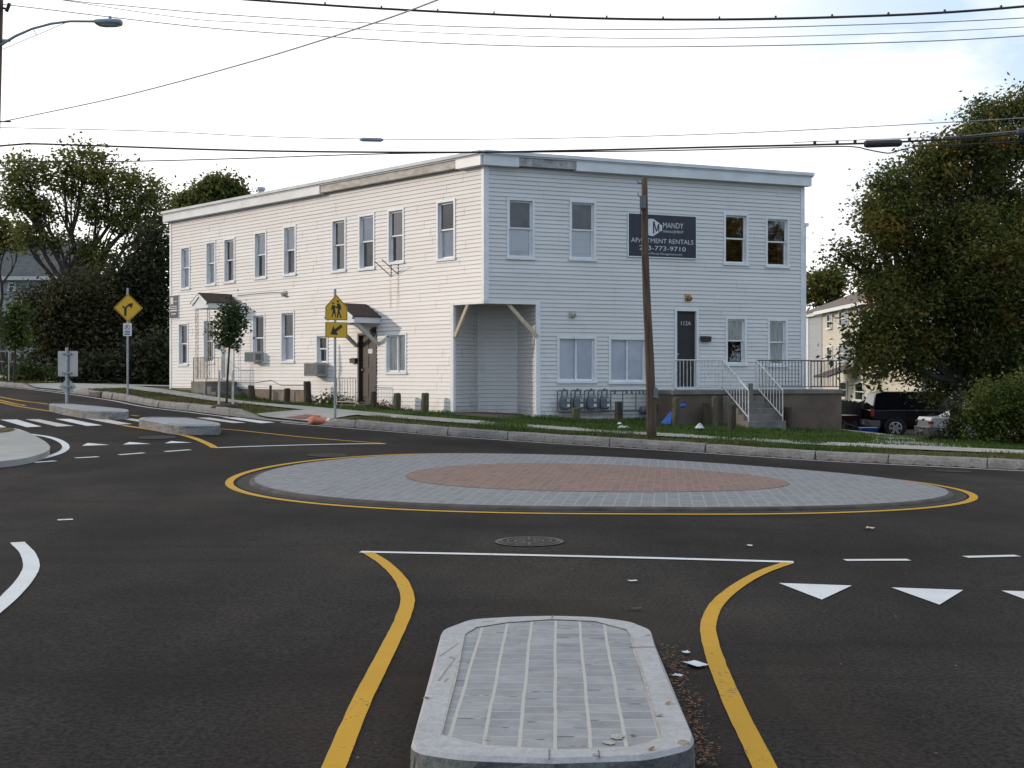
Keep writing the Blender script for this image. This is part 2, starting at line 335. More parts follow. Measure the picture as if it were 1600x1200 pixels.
# ------------------------------------------------------------------ mesh builder
class MB:
    def __init__(s): s.v = []; s.f = []
    def add(s, vs, fs):
        o = len(s.v); s.v += [tuple(map(float, p)) for p in vs]; s.f += [tuple(i + o for i in f) for f in fs]; return s
    def quad(s, a, b, c, d): return s.add([a, b, c, d], [(0, 1, 2, 3)])
    def hexa(s, c):   # 8 corners: bottom ring 0-3 (ccw from above), top ring 4-7
        return s.add(c, [(3, 2, 1, 0), (4, 5, 6, 7), (0, 1, 5, 4), (1, 2, 6, 5), (2, 3, 7, 6), (3, 0, 4, 7)])
    def box(s, x0, x1, y0, y1, z0, z1):
        return s.hexa([(x0, y0, z0), (x1, y0, z0), (x1, y1, z0), (x0, y1, z0), (x0, y0, z1), (x1, y0, z1), (x1, y1, z1), (x0, y1, z1)])
    def fbox(s, fc, s0, s1, o0, o1, z0, z1):
        return s.hexa([fc.pt(s0, o1, z0), fc.pt(s1, o1, z0), fc.pt(s1, o0, z0), fc.pt(s0, o0, z0), fc.pt(s0, o1, z1), fc.pt(s1, o1, z1), fc.pt(s1, o0, z1), fc.pt(s0, o0, z1)])
    def beam(s, p, q, w, h, up=(0, 0, 1)):
        p, q = Vector(p), Vector(q); d = (q - p).normalized(); u = Vector(up)
        if abs(d.dot(u)) > .98: u = Vector((0, 1, 0))
        a = d.cross(u).normalized() * (w / 2); b = a.cross(d).normalized() * (h / 2)
        return s.hexa([p - a - b, p + a - b, q + a - b, q - a - b, p - a + b, p + a + b, q + a + b, q - a + b])
    def tube(s, pts, rad, n=8, cap=True):
        pts = [Vector(p) for p in pts]; m = len(pts)
        if not hasattr(rad, '__len__'): rad = [rad] * m
        vs = []; fs = []
        for i, p in enumerate(pts):
            d = (pts[min(i + 1, m - 1)] - pts[max(i - 1, 0)]).normalized()
            u = Vector((0, 0, 1)) if abs(d.z) < .95 else Vector((1, 0, 0))
            a = d.cross(u).normalized(); b = d.cross(a).normalized()
            for k in range(n):
                t = 2 * math.pi * k / n
                vs.append(p + (a * math.cos(t) + b * math.sin(t)) * rad[i])
        for i in range(m - 1):
            for k in range(n):
                fs.append((i * n + k, i * n + (k + 1) % n, (i + 1) * n + (k + 1) % n, (i + 1) * n + k))
        if cap: fs += [tuple(range(n))[::-1], tuple((m - 1) * n + k for k in range(n))]
        return s.add(vs, fs)
    def loft(s, rings, cap=True):
        n = len(rings[0]); vs = [p for r in rings for p in r]; fs = []
        for i in range(len(rings) - 1):
            for k in range(n): fs.append((i * n + k, i * n + (k + 1) % n, (i + 1) * n + (k + 1) % n, (i + 1) * n + k))
        if cap: fs += [tuple(range(n))[::-1], tuple((len(rings) - 1) * n + k for k in range(n))]
        return s.add(vs, fs)
    def prism(s, top, depth):   # top: list of 3d points; extruded downwards
        n = len(top); bot = [(p[0], p[1], p[2] - depth) for p in top]
        return s.add(list(top) + bot, [tuple(range(n)), tuple(range(2 * n - 1, n - 1, -1))] + [(i, i + n, (i + 1) % n + n, (i + 1) % n) for i in range(n)])
    def slab(s, poly, vec):     # poly 3d, extruded by vec
        n = len(poly); q = [tuple(Vector(p) + Vector(vec)) for p in poly]
        return s.add(list(poly) + q, [tuple(range(n))[::-1], tuple(range(n, 2 * n))] + [(i, (i + 1) % n, (i + 1) % n + n, i + n) for i in range(n)])
def root_of(o):
    while o.parent: o = o.parent
    return o
def obj(name, mb, mat, parent=None, smooth=False, local=False, bev=0.0, label=None, fixn=True):
    vs = mb.v
    if parent is not None and not local:
        l = root_of(parent).location; vs = [(a - l.x, b - l.y, c - l.z) for a, b, c in vs]
    me = bpy.data.meshes.new(name); me.from_pydata(vs, [], mb.f)
    if fixn and len(mb.f) < 60000:
        bm = bmesh.new(); bm.from_mesh(me); bmesh.ops.recalc_face_normals(bm, faces=bm.faces); bm.to_mesh(me); bm.free()
    if smooth: me.polygons.foreach_set('use_smooth', [True] * len(me.polygons))
    me.materials.append(M[mat] if isinstance(mat, str) else mat); me.update()
    o = bpy.data.objects.new(name, me); COL.objects.link(o)
    if parent is not None: o.parent = parent
    if label: o['label'] = label
    if bev:
        b = o.modifiers.new('bevel', 'BEVEL'); b.width = bev; b.segments = 2; b.limit_method = 'ANGLE'
    if smooth:
        pass
    return o
def thing(name, loc, label, cat, group=None, rotz=0.0):
    o = bpy.data.objects.new(name, None); COL.objects.link(o); o.location = loc; o.rotation_euler = (0, 0, rotz)
    o.empty_display_size = .2
    o['label'] = label; o['category'] = cat
    if group: o['group'] = group
    bpy.context.view_layer.update()
    return o
def tag(o, label, cat, group=None, kind=None):
    o['label'] = label; o['category'] = cat
    if group: o['group'] = group
    if kind: o['kind'] = kind
    return o
def struct(name, mb, mat, smooth=False, label=None, fixn=False):
    o = obj(name, mb, mat, smooth=smooth, fixn=fixn); o['kind'] = 'structure'
    if label: o['label'] = label; o['category'] = name.split('_')[-1]
    return o
def dup(root, loc, rotz=None, label=None):
    r = root.copy(); COL.objects.link(r); r.location = loc
    if rotz is not None: r.rotation_euler = (0, 0, rotz)
    if label: r['label'] = label
    for ch in root.children:
        c = ch.copy(); COL.objects.link(c); c.parent = r
        for g in ch.children:
            d = g.copy(); COL.objects.link(d); d.parent = c
    return r

# ------------------------------------------------------------------ terrain
ANCH = np.array([
 (0, 0, 0), (-4, 5, 0), (5, 5, 0), (0, 10, 0), (-4, 12, 0), (5, 11, -.03), (9, 12, -.12), (-9, 14, .08), (0, -20, 0), (-20, -10, .3), (20, -10, -.35),
 (1.3, 14.15, .045), (1.3, 24.65, .035), (-4.3, 19.1, .05), (6.85, 18.9, -.13), (1.3, 19.4, .0),
 (9.8, 24.5, -.24), (6.6, 26.5, -.19), (4.2, 28, -.09), (.72, 29, .06), (-1.5, 30, .175), (-4.2, 30.8, .34), (-5.9, 32, .43), (-8.6, 35, .585), (-12, 40, .76), (-16.1, 46, .956), (-21.2, 53, 1.12),
 (-6.26, 27.5, .40), (-8.8, 30, .45), (-9.5, 32, .50), (-13.4, 37, .64), (-12.5, 31, .52), (-8, 21, .17), (-8.3, 24.5, .27), (-20, 36, .78),
 (-.75, 35, .27), (-1.7, 36, .34), (-6.9, 41.3, .47), (-12.8, 48, .90), (5.6, 35, -.02), (8.85, 38.9, -.14), (16, 52, -1.12), (13, 45, -.72), (11, 38, -.36), (11, 28, -.22), (25, 60, -1.5), (40, 40, -1.3), (15, 24, -.35), (20, 12, -.42),
 (-30, 70, 1.5), (-60, 60, 1.8), (-50, 120, 2.2), (0, 120, -.4), (60, 120, -2.3), (60, 20, -1.6), (-50, 0, .9), (0, -60, 0), (60, -50, -1), (-60, -50, .9), (0, 60, .2)], float)
def _phi(r2): return np.where(r2 > 0, .5 * r2 * np.log(np.maximum(r2, 1e-12)), 0)
_P = ANCH[:, :2] / 20; _n = len(_P)
_A = np.zeros((_n + 3, _n + 3)); _A[:_n, :_n] = _phi(((_P[:, None] - _P[None]) ** 2).sum(2)) + np.eye(_n) * 2e-3
_A[:_n, _n] = 1; _A[:_n, _n + 1:] = _P; _A[_n, :_n] = 1; _A[_n + 1:, :_n] = _P.T
_W = np.linalg.solve(_A, np.concatenate([ANCH[:, 2], np.zeros(3)]))
def H(x, y):
    x = np.clip(np.atleast_1d(np.asarray(x, float)), -70, 70) / 20; y = np.clip(np.atleast_1d(np.asarray(y, float)), -60, 125) / 20
    sh = x.shape; q = np.stack([x.ravel(), y.ravel()], 1); out = np.zeros(len(q))
    for i in range(0, len(q), 20000):
        c = q[i:i + 20000]
        out[i:i + 20000] = _phi(((c[:, None] - _P[None]) ** 2).sum(2)) @ _W[:_n] + _W[_n] + c @ _W[_n + 1:]
    return out.reshape(sh)
def h1(x, y): return float(H(x, y)[0])
LIFT = .18
def at(px, py, D): return ((px - 800) / F * D, D, CH - (py - HZ) / F * D)
_DS = np.concatenate([np.arange(3, 60, .1), np.arange(60, 140, .5)])
def gp(px, py, dz=0.0):     # where the sight line through a photo pixel meets the ground raised by dz
    g = H((px - 800) / F * _DS, _DS) + dz - (CH - (py - HZ) / F * _DS)
    i = int(np.argmax(g > 0))
    if g[i] <= 0: D = 120.0
    elif i == 0: D = 3.0
    else: D = _DS[i - 1] + (_DS[i] - _DS[i - 1]) * (-g[i - 1]) / (g[i] - g[i - 1])
    return ((px - 800) / F * D, D, CH - (py - HZ) / F * D)
def catmull(p, step):
    p = np.array(p, float); p = np.vstack([2 * p[0] - p[1], p, 2 * p[-1] - p[-2]]); out = []
    for i in range(1, len(p) - 2):
        L = np.linalg.norm(p[i + 1] - p[i]); k = max(2, int(L / step))
        for t in np.linspace(0, 1, k, endpoint=False):
            out.append(.5 * (2 * p[i] + (p[i + 1] - p[i - 1]) * t + (2 * p[i - 1] - 5 * p[i] + 4 * p[i + 1] - p[i + 2]) * t * t + (3 * p[i] - p[i - 1] - 3 * p[i + 1] + p[i + 2]) * t ** 3))
    out.append(p[-2]); return np.array(out)
def grid_sheet(X, Y, dz):
    gx, gy = np.meshgrid(X, Y); z = H(gx, gy) + dz
    n, m = gx.shape; mb = MB()
    mb.v = list(map(tuple, np.stack([gx, gy, z], 2).reshape(-1, 3).tolist()))
    mb.f = [(j * m + i, j * m + i + 1, (j + 1) * m + i + 1, (j + 1) * m + i) for j in range(n - 1) for i in range(m - 1)]
    return mb
struct('ground', grid_sheet(np.concatenate([[-900, -400, -200, -120], np.arange(-80, 81, 5), [120, 200, 400, 900]]), np.concatenate([[-400, -200, -100], np.arange(-70, 131, 5), [200, 400, 900]]), -.35), 'ground')
struct('road', grid_sheet(np.concatenate([np.arange(-70, -30, 2), np.arange(-30, 25, .25), np.arange(25, 71, 2)]), np.concatenate([np.arange(-50, 2, 2), np.arange(2, 62, .25), np.arange(62, 101, 2)]), 0), 'asphalt', smooth=True)

# kerb on the house side of the street
KERB = catmull([(-60, 105), (-40, 78), (-28, 62), (-21.2, 53), (-16.1, 46), (-12, 40), (-8.6, 35), (-5.9, 32.1), (-4.2, 30.9), (-1.5, 29.9), (.72, 29.1), (4.2, 27.8), (6.6, 26.6), (9.8, 24.7), (14, 22.3), (25, 17), (45, 9)], .25)
KT = np.gradient(KERB, axis=0); KT /= np.linalg.norm(KT, axis=1)[:, None]
KN = np.stack([-KT[:, 1], KT[:, 0]], 1)
if KN[len(KN) // 2, 1] < 0: KN = -KN
KPX = 800 + F * KERB[:, 0] / KERB[:, 1]
def dropf(px):  # kerb height factor: lowered at the crossing ramp and the driveway
    def d(a, b, w): return np.clip(np.maximum(a - px, px - b) / w, 0, 1)
    return np.minimum(d(405, 485, 38), d(48, 108, 16))
mb = MB(); i = 0
vis = [k for k in range(len(KERB))]
while i < len(KERB) - 9:
    n = random.choice([6, 7, 8, 9]) if KPX[i] > 520 else random.choice([5, 6, 7])
    idx = list(range(i, i + n + 1)); rings = []
    jz = random.uniform(-.012, .012); jo = random.uniform(-.012, .012)
    for q, k in enumerate(idx):
        p = KERB[k]; nn = KN[k]; z = h1(*p); tt = KT[k]
        sh = .012 if q == 0 else (-.012 if q == n else 0)
        p = p + tt * sh
        hh = .022 + (LIFT + jz - .022) * float(dropf(KPX[k])) + random.uniform(-.006, .006); r = [random.uniform(-.012, .012) for _ in range(4)]
        def P(o, zz): return (p[0] + nn[0] * o, p[1] + nn[1] * o, z + zz)
        rings.append([P(-.02 + jo + r[0], -.12), P(-.012 + jo + r[1], hh * .5), P(.012 + jo + r[2] * .6, hh - .022), P(.035 + jo, hh), P(.19, hh + .004), P(.19, -.12)])
    mb.loft(rings); i += n
struct('kerb', mb, 'granite', label='granite kerb blocks along the grass in front of the apartment house')
# land behind the kerb
DIR = np.array([.25, .97]); DIR /= np.linalg.norm(DIR)
V = np.concatenate([[.16, .3], np.arange(.5, 14, .35), np.arange(14, 40, 1.5), np.arange(42, 120, 8), [160, 260, 420]])
gx = KERB[:, 0][None] + V[:, None] * DIR[0] / (KN @ DIR)[None] ** 0; gy = KERB[:, 1][None] + V[:, None] * DIR[1]
KD = dropf(KPX)
fade = np.clip(1 - V / 1.6, 0, 1)[:, None]
gz = H(gx, gy) + LIFT - .012 - fade * (1 - KD)[None] * (LIFT - .02)
n, m = gx.shape; mb = MB(); mb.v = list(map(tuple, np.stack([gx, gy, gz], 2).reshape(-1, 3).tolist()))
mb.f = [(j * m + i, j * m + i + 1, (j + 1) * m + i + 1, (j + 1) * m + i) for j in range(n - 1) for i in range(m - 1)]
struct('lawn', mb, 'lawn', smooth=True)
def offset_strip(o0, o1, k0, k1, dz, ks=2, joints=None):
    mb = MB(); ks = list(range(k0, k1, ks))
    oo = np.linspace(o0, o1, 5); vs = []
    for k in ks:
        for o in oo:
            p = KERB[k] + KN[k] * o
            f = max(0, 1 - o / 1.6) * (1 - KD[k])
            vs.append((p[0], p[1], h1(*p) + LIFT + dz - f * (LIFT - .02)))
    fs = [(a * 5 + b, a * 5 + b + 1, (a + 1) * 5 + b + 1, (a + 1) * 5 + b) for a in range(len(ks) - 1) for b in range(4)]
    return mb.add(vs, fs)
def kidx(px): return int(np.argmin(np.abs(KPX - px)))
SW0, SW1 = 1.75, 3.05
struct('sidewalk', offset_strip(SW0, SW1, 4, len(KERB) - 4, .022), 'concrete', smooth=True)
# ramp at the crossing, driveway aprons
struct('sidewalk_ramp', offset_strip(.16, SW0 + .1, kidx(390), kidx(498), .030, 1), 'concrete', smooth=True)
struct('driveway_apron', offset_strip(.16, SW0 + .1, kidx(35), kidx(122), .030, 1), 'newconc', smooth=True)
struct('driveway', offset_strip(SW1 - .1, 9.5, kidx(25), kidx(85), .030, 1), 'newconc', smooth=True)
def ground_poly(pts, dz, hf=None, cuts=3):
    """flat patch following the ground: pts are xy"""
    bm = bmesh.new(); vv = [bm.verts.new((p[0], p[1], 0)) for p in pts]; bm.faces.new(vv)
    bmesh.ops.triangulate(bm, faces=bm.faces[:]); bmesh.ops.subdivide_edges(bm, edges=bm.edges[:], cuts=cuts, use_grid_fill=True)
    mb = MB(); bm.verts.ensure_lookup_table(); bm.verts.index_update()
    xs = np.array([v.co.x for v in bm.verts]); ys = np.array([v.co.y for v in bm.verts]); zs = H(xs, ys) + dz
    mb.v = [(float(a), float(b), float(c)) for a, b, c in zip(xs, ys, zs)]
    for f in bm.faces:
        ids = [v.index for v in f.verts]
        if f.normal.z < 0: ids.reverse()
        mb.f.append(tuple(ids))
    bm.free(); return mb
mbt = ground_poly([gp(a, b, LIFT)[:2] for a, b in ((438, 653), (462, 648.5), (474, 650), (451, 655.5))], LIFT - .02)
# tactile pad on the ramp
kk = kidx(455); pad = MB()
for a in range(4):
    pass
def strip_xy(k0, k1, o0, o1, dz): return offset_strip(o0, o1, k0, k1, dz, 1)
struct('tactile_pad', strip_xy(kidx(437), kidx(470), .28, .95, .042), 'tactile', label='dark red tactile plate on the sidewalk ramp')
struct('dirt_patch', ground_poly([(-1.75, 35.75), (-1.7, 34.9), (-.2, 34.2), (1.0, 34.9), (1.15, 35.6), (.68, 35.6), (.1, 37.3), (-.9, 37.3)], LIFT + .02), 'dirt')
struct('parking_lot', ground_poly([(10.2, 42), (11.5, 40.5), (17, 43), (30, 50), (36, 62), (22, 66), (12, 60)], LIFT + .03), 'asphalt')
mb = ground_poly([(7.6, 28.9), (10.0, 27.8), (10.6, 29.6), (11.3, 40.5), (10.2, 41), (9.3, 33), (8.6, 30.6)], LIFT + .018)
struct('driveway_path', mb, 'concrete')

# ------------------------------------------------------------------ road markings
def ribbon(mb, pts, w, dz=.006, step=.11, smooth=True, taper=None):
    p = catmull(pts, step) if smooth and len(pts) > 2 else np.array(pts, float)
    if len(pts) == 2:
        k = max(2, int(np.linalg.norm(p[1] - p[0]) / .4)); p = np.linspace(p[0], p[1], k + 1)
    t = np.gradient(p, axis=0); t /= np.linalg.norm(t, axis=1)[:, None]; nrm = np.stack([-t[:, 1], t[:, 0]], 1)
    jw = rng.normal(0, .0012, (2, len(p), 1)); a = p + nrm * (w / 2 + jw[0]); b = p - nrm * (w / 2 + jw[1])
    vs = [];
    za = H(a[:, 0], a[:, 1]) + dz; zb = H(b[:, 0], b[:, 1]) + dz
    for i in range(len(p)): vs += [(a[i, 0], a[i, 1], za[i]), (b[i, 0], b[i, 1], zb[i])]
    mb.add(vs, [(2 * i, 2 * i + 1, 2 * i + 3, 2 * i + 2) for i in range(len(p) - 1)])
def gxy(l): return [gp(a, b)[:2] for a, b in l]
YL = MB(); WL = MB(); CW = MB(); CWO = MB(); YT = MB()
CX, CY, RX, RY = 1.26, 19.4, 5.43, 5.16
th = np.linspace(0, 2 * math.pi, 121)
ribbon(YL, np.stack([CX + RX * np.cos(th), CY + RY * np.sin(th)], 1), .115, smooth=False)
for l, w in (([(575, 864), (600, 880), (625, 905), (636, 930), (635, 950), (621, 985), (591, 1045), (561, 1105), (526, 1190), (505, 1240), (480, 1300)], .100),
             ([(1232, 880), (1190, 895), (1150, 918), (1120, 945), (1107, 975), (1110, 1005), (1125, 1050), (1155, 1120), (1190, 1190), (1215, 1250), (1240, 1310)], .100),
             ([(192, 665), (250, 674), (295, 682.5), (322, 692.5), (336, 700)], .14), ([(345, 670.5), (450, 681), (530, 688), (596, 693)], .10),
             ([(-120, 606), (0, 628.5), (60, 640), (122, 652)], .11), ([(-120, 604), (0, 625.5), (40, 634)], .11), ([(-120, 600), (0, 620.5), (75, 632)], .11), ([(205, 649), (217, 650.5)], .10)):
    ribbon(YL, gxy(l), w)
struct('yellow_road_lines', YL, 'yellow_paint', label='yellow painted lines on the asphalt')
kr = range(4, len(KERB) - 4)
for a, b in ((4, kidx(385)), (kidx(458), len(KERB) - 4)):
    ks = list(range(a, b, 2)); ribbon(WL, [KERB[k] - KN[k] * .36 for k in ks], .09, smooth=False)
for l, w in (([(563, 863), (1240, 879)], .095), ([(336, 700), (470, 695.6), (602, 693.5)], .10), ([(1320, 876), (1420, 875.5)], .10), ([(1508, 871), (1590, 869)], .10), ([(1680, 866), (1770, 862)], .10),
             ([(118, 716), (154, 714)], .12), ([(186, 711), (225, 708)], .12), ([(257.5, 706), (297.5, 703)], .12), ([(54, 723), (87, 720.5)], .12), ([(90, 813), (114, 812)], .10),
             ([(45, 678.5), (75, 683), (95, 690), (103, 698), (97, 706), (75, 714), (40, 722)], .13), ([(27, 848), (43, 865), (49, 885), (40, 905), (20, 928), (-10, 955), (-50, 985)], .13)):
    ribbon(WL, gxy(l), w)
struct('white_road_lines', WL, 'white_paint', label='white painted lines on the asphalt')
for tri in (((128, 697), (137, 692.5), (171, 695.5)), ((192, 695), (202, 691), (236, 694)), ((257.5, 693), (267.5, 689.5), (300, 692)),
            ((1217, 912), (1331, 916), (1284, 938)), ((1393, 919), (1505, 923), (1468, 946)), ((1565, 924), (1680, 927), (1652, 956))):
    q = ground_poly(gxy(tri), .006, cuts=2); YT.add(q.v, q.f)
struct('yield_triangles', YT, 'white_paint', label='row of white yield triangles painted on the asphalt')
for i, qd in enumerate((((0, 656), (27, 656), (65, 667), (42, 668)), ((40, 655.5), (61, 655.5), (115, 666), (90, 667)), ((87, 655), (109, 655), (160, 665), (136, 666)), ((132, 654), (158, 653.5), (207, 663), (185, 664)),
            ((178, 653), (197, 653), (222, 656.5), (222, 660)), ((306, 653), (328, 653), (385, 661), (365, 661.5)), ((347, 652.5), (372, 653), (430, 660.5), (408, 661.8)), ((-50, 656.5), (-20, 656.5), (10, 668), (-15, 669)))):
    q = ground_poly(gxy(qd), .008, cuts=3); (CWO if i in (1, 3, 4, 5) else CW).add(q.v, q.f)
struct('crosswalk_bars', CW, 'white_paint', label='bright white crosswalk bars')
struct('aged_crosswalk_bars', CWO, 'white_old', label='aged cream crosswalk bars')

# ------------------------------------------------------------------ traffic islands
def disc(cx, cy, rx, ry, rings, n=96):
    vs = []; fs = []
    for (r, dz) in rings:
        dz = dz - .030 if dz > .04 else dz
        for k in range(n):
            t = 2 * math.pi * k / n; x = cx + rx * r * math.cos(t); y = cy + ry * r * math.sin(t)
            vs.append((x, y, h1(x, y) + dz))
    for i in range(len(rings) - 1):
        for k in range(n): fs.append((i * n + k, (i + 1) * n + k, (i + 1) * n + (k + 1) % n, i * n + (k + 1) % n))
    return vs, fs, n
CX, CY = 1.27, 19.32
ci = thing('roundabout_island', (CX, CY, h1(CX, CY)), 'low round traffic island of grey setts with a red brick centre', 'traffic island')
RI, RIY = 5.15, 4.78
vs, fs, n = disc(CX, CY, RI, RIY, [(r, .078) for r in (.556, .65, .75, .85, .93, .985)])
obj('sett_apron', MB().add(vs, fs), 'paver_far', ci, fixn=False)
vs, fs, n = disc(CX, CY, RI, RIY, [(.985, .080), (.995, .066), (1.0, .045), (1.002, -.05)])
obj('kerb_edge', MB().add(vs, fs), pm('dark_kerb_edge', (.075, .068, .062), (.035, .031, .028), 3, .9, .5, 30), ci, fixn=False, smooth=True)  # colour darkened to take in the shade on the low edge face
vs, fs, n = disc(CX, CY, RI, RIY, [(.555, .082), (.4, .088), (.2, .09), (.02, .09)])
fs.append(tuple(range(3 * n, 4 * n)))
obj('brick_centre', MB().add(vs, fs), 'brickred', ci, fixn=False)
vs, fs, n = disc(CX, CY, RI, RIY, [(1.032, .005), (1.0, .005)])
vs2 = []
struct('dark_joint', MB().add([(a, b, c) for a, b, c in vs], fs), pm('fresh_asphalt_band', (.009, .0085, .008), (.014, .0125, .012), 6, .9, .4, 60), label='darker asphalt band round the central island')

def rounded(pts, rad, n=5):
    out = []; m = len(pts)
    for i in range(m):
        a, b, c = (np.array(pts[(i + d) % m][:2], float) for d in (-1, 0, 1))
        la, lc = np.linalg.norm(a - b), np.linalg.norm(c - b); r = min(rad, la * .45, lc * .45)
        p, q = b + (a - b) / la * r, b + (c - b) / lc * r
        for t in np.linspace(0, 1, n): out.append(tuple((1 - t) ** 2 * p + 2 * t * (1 - t) * b + t * t * q))
    return out
def resamp(poly, step):
    out = []
    for i in range(len(poly)):
        a, b = np.array(poly[i]), np.array(poly[(i + 1) % len(poly)]); k = max(1, int(np.linalg.norm(b - a) / step))
        for t in np.linspace(0, 1, k, endpoint=False): out.append(tuple(a + (b - a) * t))
    return out
# the near splitter island
NI_H = .17
op = [(641, 1163), (690, 983), (735, 966.5), (800, 962.5), (862, 961), (930, 963), (985, 970), (1018, 983), (1023, 1002), (1086, 1152), (1078, 1166), (1010, 1182), (860, 1187), (720, 1182), (655, 1172)]
ip = [(688, 1149), (727, 982), (790, 972), (862, 967), (930, 970), (983, 984), (992, 1003), (1036, 1156), (985, 1168), (925, 1172), (860, 1172), (750, 1165)]
o3 = resamp(rounded([gp(a, b, NI_H)[:2] for a, b in op], .07, 4), .12); i3 = [gp(a, b, NI_H)[:2] for a, b in ip]
ni = thing('splitter_island', (.35, 6, 0), 'near raised island of grey granite setts with pale granite kerb in the foreground', 'traffic island', 'splitter islands')
def hull_kerb(outer, inner, hgt, cen):
    """granite kerb ring between outer and inner outline, rough split outer face"""
    top = MB(); face = MB(); n = len(outer); cen = np.array(cen)
    zo = [h1(*p) + hgt for p in outer]
    inn = []
    for p in outer:   # matching inner point: ray from the centre to inner polygon
        d = np.array(p) - cen; best = .8
        for i in range(len(inner)):
            a, b = np.array(inner[i]), np.array(inner[(i + 1) % len(inner)]); e = b - a
            det = d[0] * -e[1] + e[0] * d[1]
            if abs(det) < 1e-9: continue
            r = a - cen; t = (r[0] * -e[1] + e[0] * r[1]) / det; s = (d[0] * r[1] - d[1] * r[0]) / det
            if t > 0 and -1e-6 <= s <= 1 + 1e-6: best = t
        inn.append(cen + d * best)
    vs = []
    for k in range(n):
        p = np.array(outer[k]); d = (p - cen) / np.linalg.norm(p - cen)
        e = p - d * .02
        vs += [(inn[k][0], inn[k][1], zo[k] + .001), (e[0], e[1], zo[k]), (p[0], p[1], zo[k] - .018)]
    fs = []
    for k in range(n):
        a, b = 3 * k, 3 * ((k + 1) % n)
        fs += [(a, a + 1, b + 1, b), (a + 1, a + 2, b + 2, b + 1)]
    top.add(vs, fs)
    vs = []; L = 5
    for k in range(n):
        p = np.array(outer[k]); d = (p - cen) / np.linalg.norm(p - cen)
        for j in range(L):
            q = p + d * (random.uniform(-.014, .012) if 0 < j < L - 1 else .0); vs.append((q[0], q[1], zo[k] - .016 - (hgt + .03) * j / (L - 1)))
    fs = [(k * L + j, k * L + j + 1, ((k + 1) % n) * L + j + 1, ((k + 1) % n) * L + j) for k in range(n) for j in range(L - 1)]
    face.add(vs, fs)
    return top, face, inn
cen = (np.mean([p[0] for p in i3]), np.mean([p[1] for p in i3]))
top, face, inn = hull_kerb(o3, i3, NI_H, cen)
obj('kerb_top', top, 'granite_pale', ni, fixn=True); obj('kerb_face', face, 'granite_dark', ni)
pav = MB(); zz = [(p[0], p[1], h1(*p) + NI_H - .004) for p in inn]; pav.add(zz, [tuple(range(len(zz)))])
obj('sett_paving', pav, 'paver', ni)
joint = MB()      # pale mortar edge between kerb and setts, joints across the kerb
for k in range(len(inn)):
    a, b = np.array(inn[k]), np.array(inn[(k + 1) % len(inn)]); c = np.array(cen)
    a2, b2 = a + (c - a) / np.linalg.norm(c - a) * .014, b + (c - b) / np.linalg.norm(c - b) * .014
    joint.quad((*a, h1(*a) + NI_H + .0005), (*b, h1(*b) + NI_H + .0005), (*b2, h1(*b2) + NI_H + .0005), (*a2, h1(*a2) + NI_H + .0005))
M['mortar'] = pm('mortar_smear', (.36, .35, .33), (.27, .26, .24), 14, .9, .5, 60)
obj('mortar_edge', joint, pm('mortar', (.40, .385, .35), (.27, .255, .23), 12, .9, .5, 60), ni)
for px, py, qx, qy in ((983, 1012, 1026, 1011), (862, 967, 864, 961), (935, 1173, 937, 1184), (858, 1172, 858, 1187)):
    a, b = gp(px, py, NI_H), gp(qx, qy, NI_H); kj = MB(); kj.beam((a[0], a[1], a[2] + .002), (b[0], b[1], b[2] + .001), .004, .003); obj('kerb_joint', kj, 'silt', ni)
M['scuff'] = pm('brown_tyre_scuff', (.20, .15, .105), (.30, .26, .21), 20, .9)
for a_, b_, w_ in (((688, 1025), (717, 1005), .006), ((685, 1064), (711, 1029), .008), ((694, 1066), (700, 1060), .010), ((752, 972.5), (772, 970), .010)):
    a, b = gp(*a_, NI_H), gp(*b_, NI_H); kj = MB(); kj.beam((a[0], a[1], a[2] + .0012), (b[0], b[1], b[2] + .0012), w_, .0006); obj('scuff_mark', kj, 'scuff', ni)
for c_, r_, mt_ in (((665, 1091), .016, 'scuff'), ((1068, 1160), .03, 'scuff'), ((964, 1151), .035, 'mortar'), ((950, 1160), .028, 'mortar'), ((990, 1149), .014, 'black'), ((1029, 1121), .014, 'scuff')):
    c = gp(*c_, NI_H); kj = MB(); n_ = 11
    kj.add([(c[0] + r_ * random.uniform(.5, 1.15) * math.cos(2 * math.pi * i / n_), c[1] + r_ * random.uniform(.6, 1.4) * math.sin(2 * math.pi * i / n_), c[2] + .0012) for i in range(n_)], [tuple(range(n_))]); obj('mortar_patch' if mt_ == 'mortar' else 'scuff_mark', kj, mt_, ni)
for nm, lab, tp, hh, lc in (('splitter_island', 'low blue grey granite island between crosswalk bars and the yellow curved line', [(215, 654), (222, 652), (240, 651), (290, 652), (344, 661), (345, 663), (341, 664.5), (282, 665), (262, 662.5)], .2, None),
                        ('splitter_island', 'low blue grey granite island carrying the bare metal sign back', [(75, 631), (88, 630), (105, 629.8), (130, 632), (200, 639.6), (202, 641.5), (198, 643), (162, 643), (127, 641), (98, 636)], .2, None)):
    pts = [gp(a, b, hh)[:2] for a, b in tp]
    o3 = resamp(rounded(pts, .25, 4), .3); c = (np.mean([p[0] for p in pts]), np.mean([p[1] for p in pts]))
    th_ = thing(nm, (c[0], c[1], h1(*c)), lab, 'traffic island', 'splitter islands')
    innp = [tuple(np.array(c) + (np.array(p) - np.array(c)) * .86) for p in o3]
    top, face, inn = hull_kerb(o3, innp, hh, c)
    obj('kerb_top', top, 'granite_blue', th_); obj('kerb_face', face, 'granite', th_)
    pav = MB(); pav.add([(p[0], p[1], h1(*p) + hh - .003) for p in inn], [tuple(range(len(inn)))]); obj('paving', pav, 'granite_blue', th_)

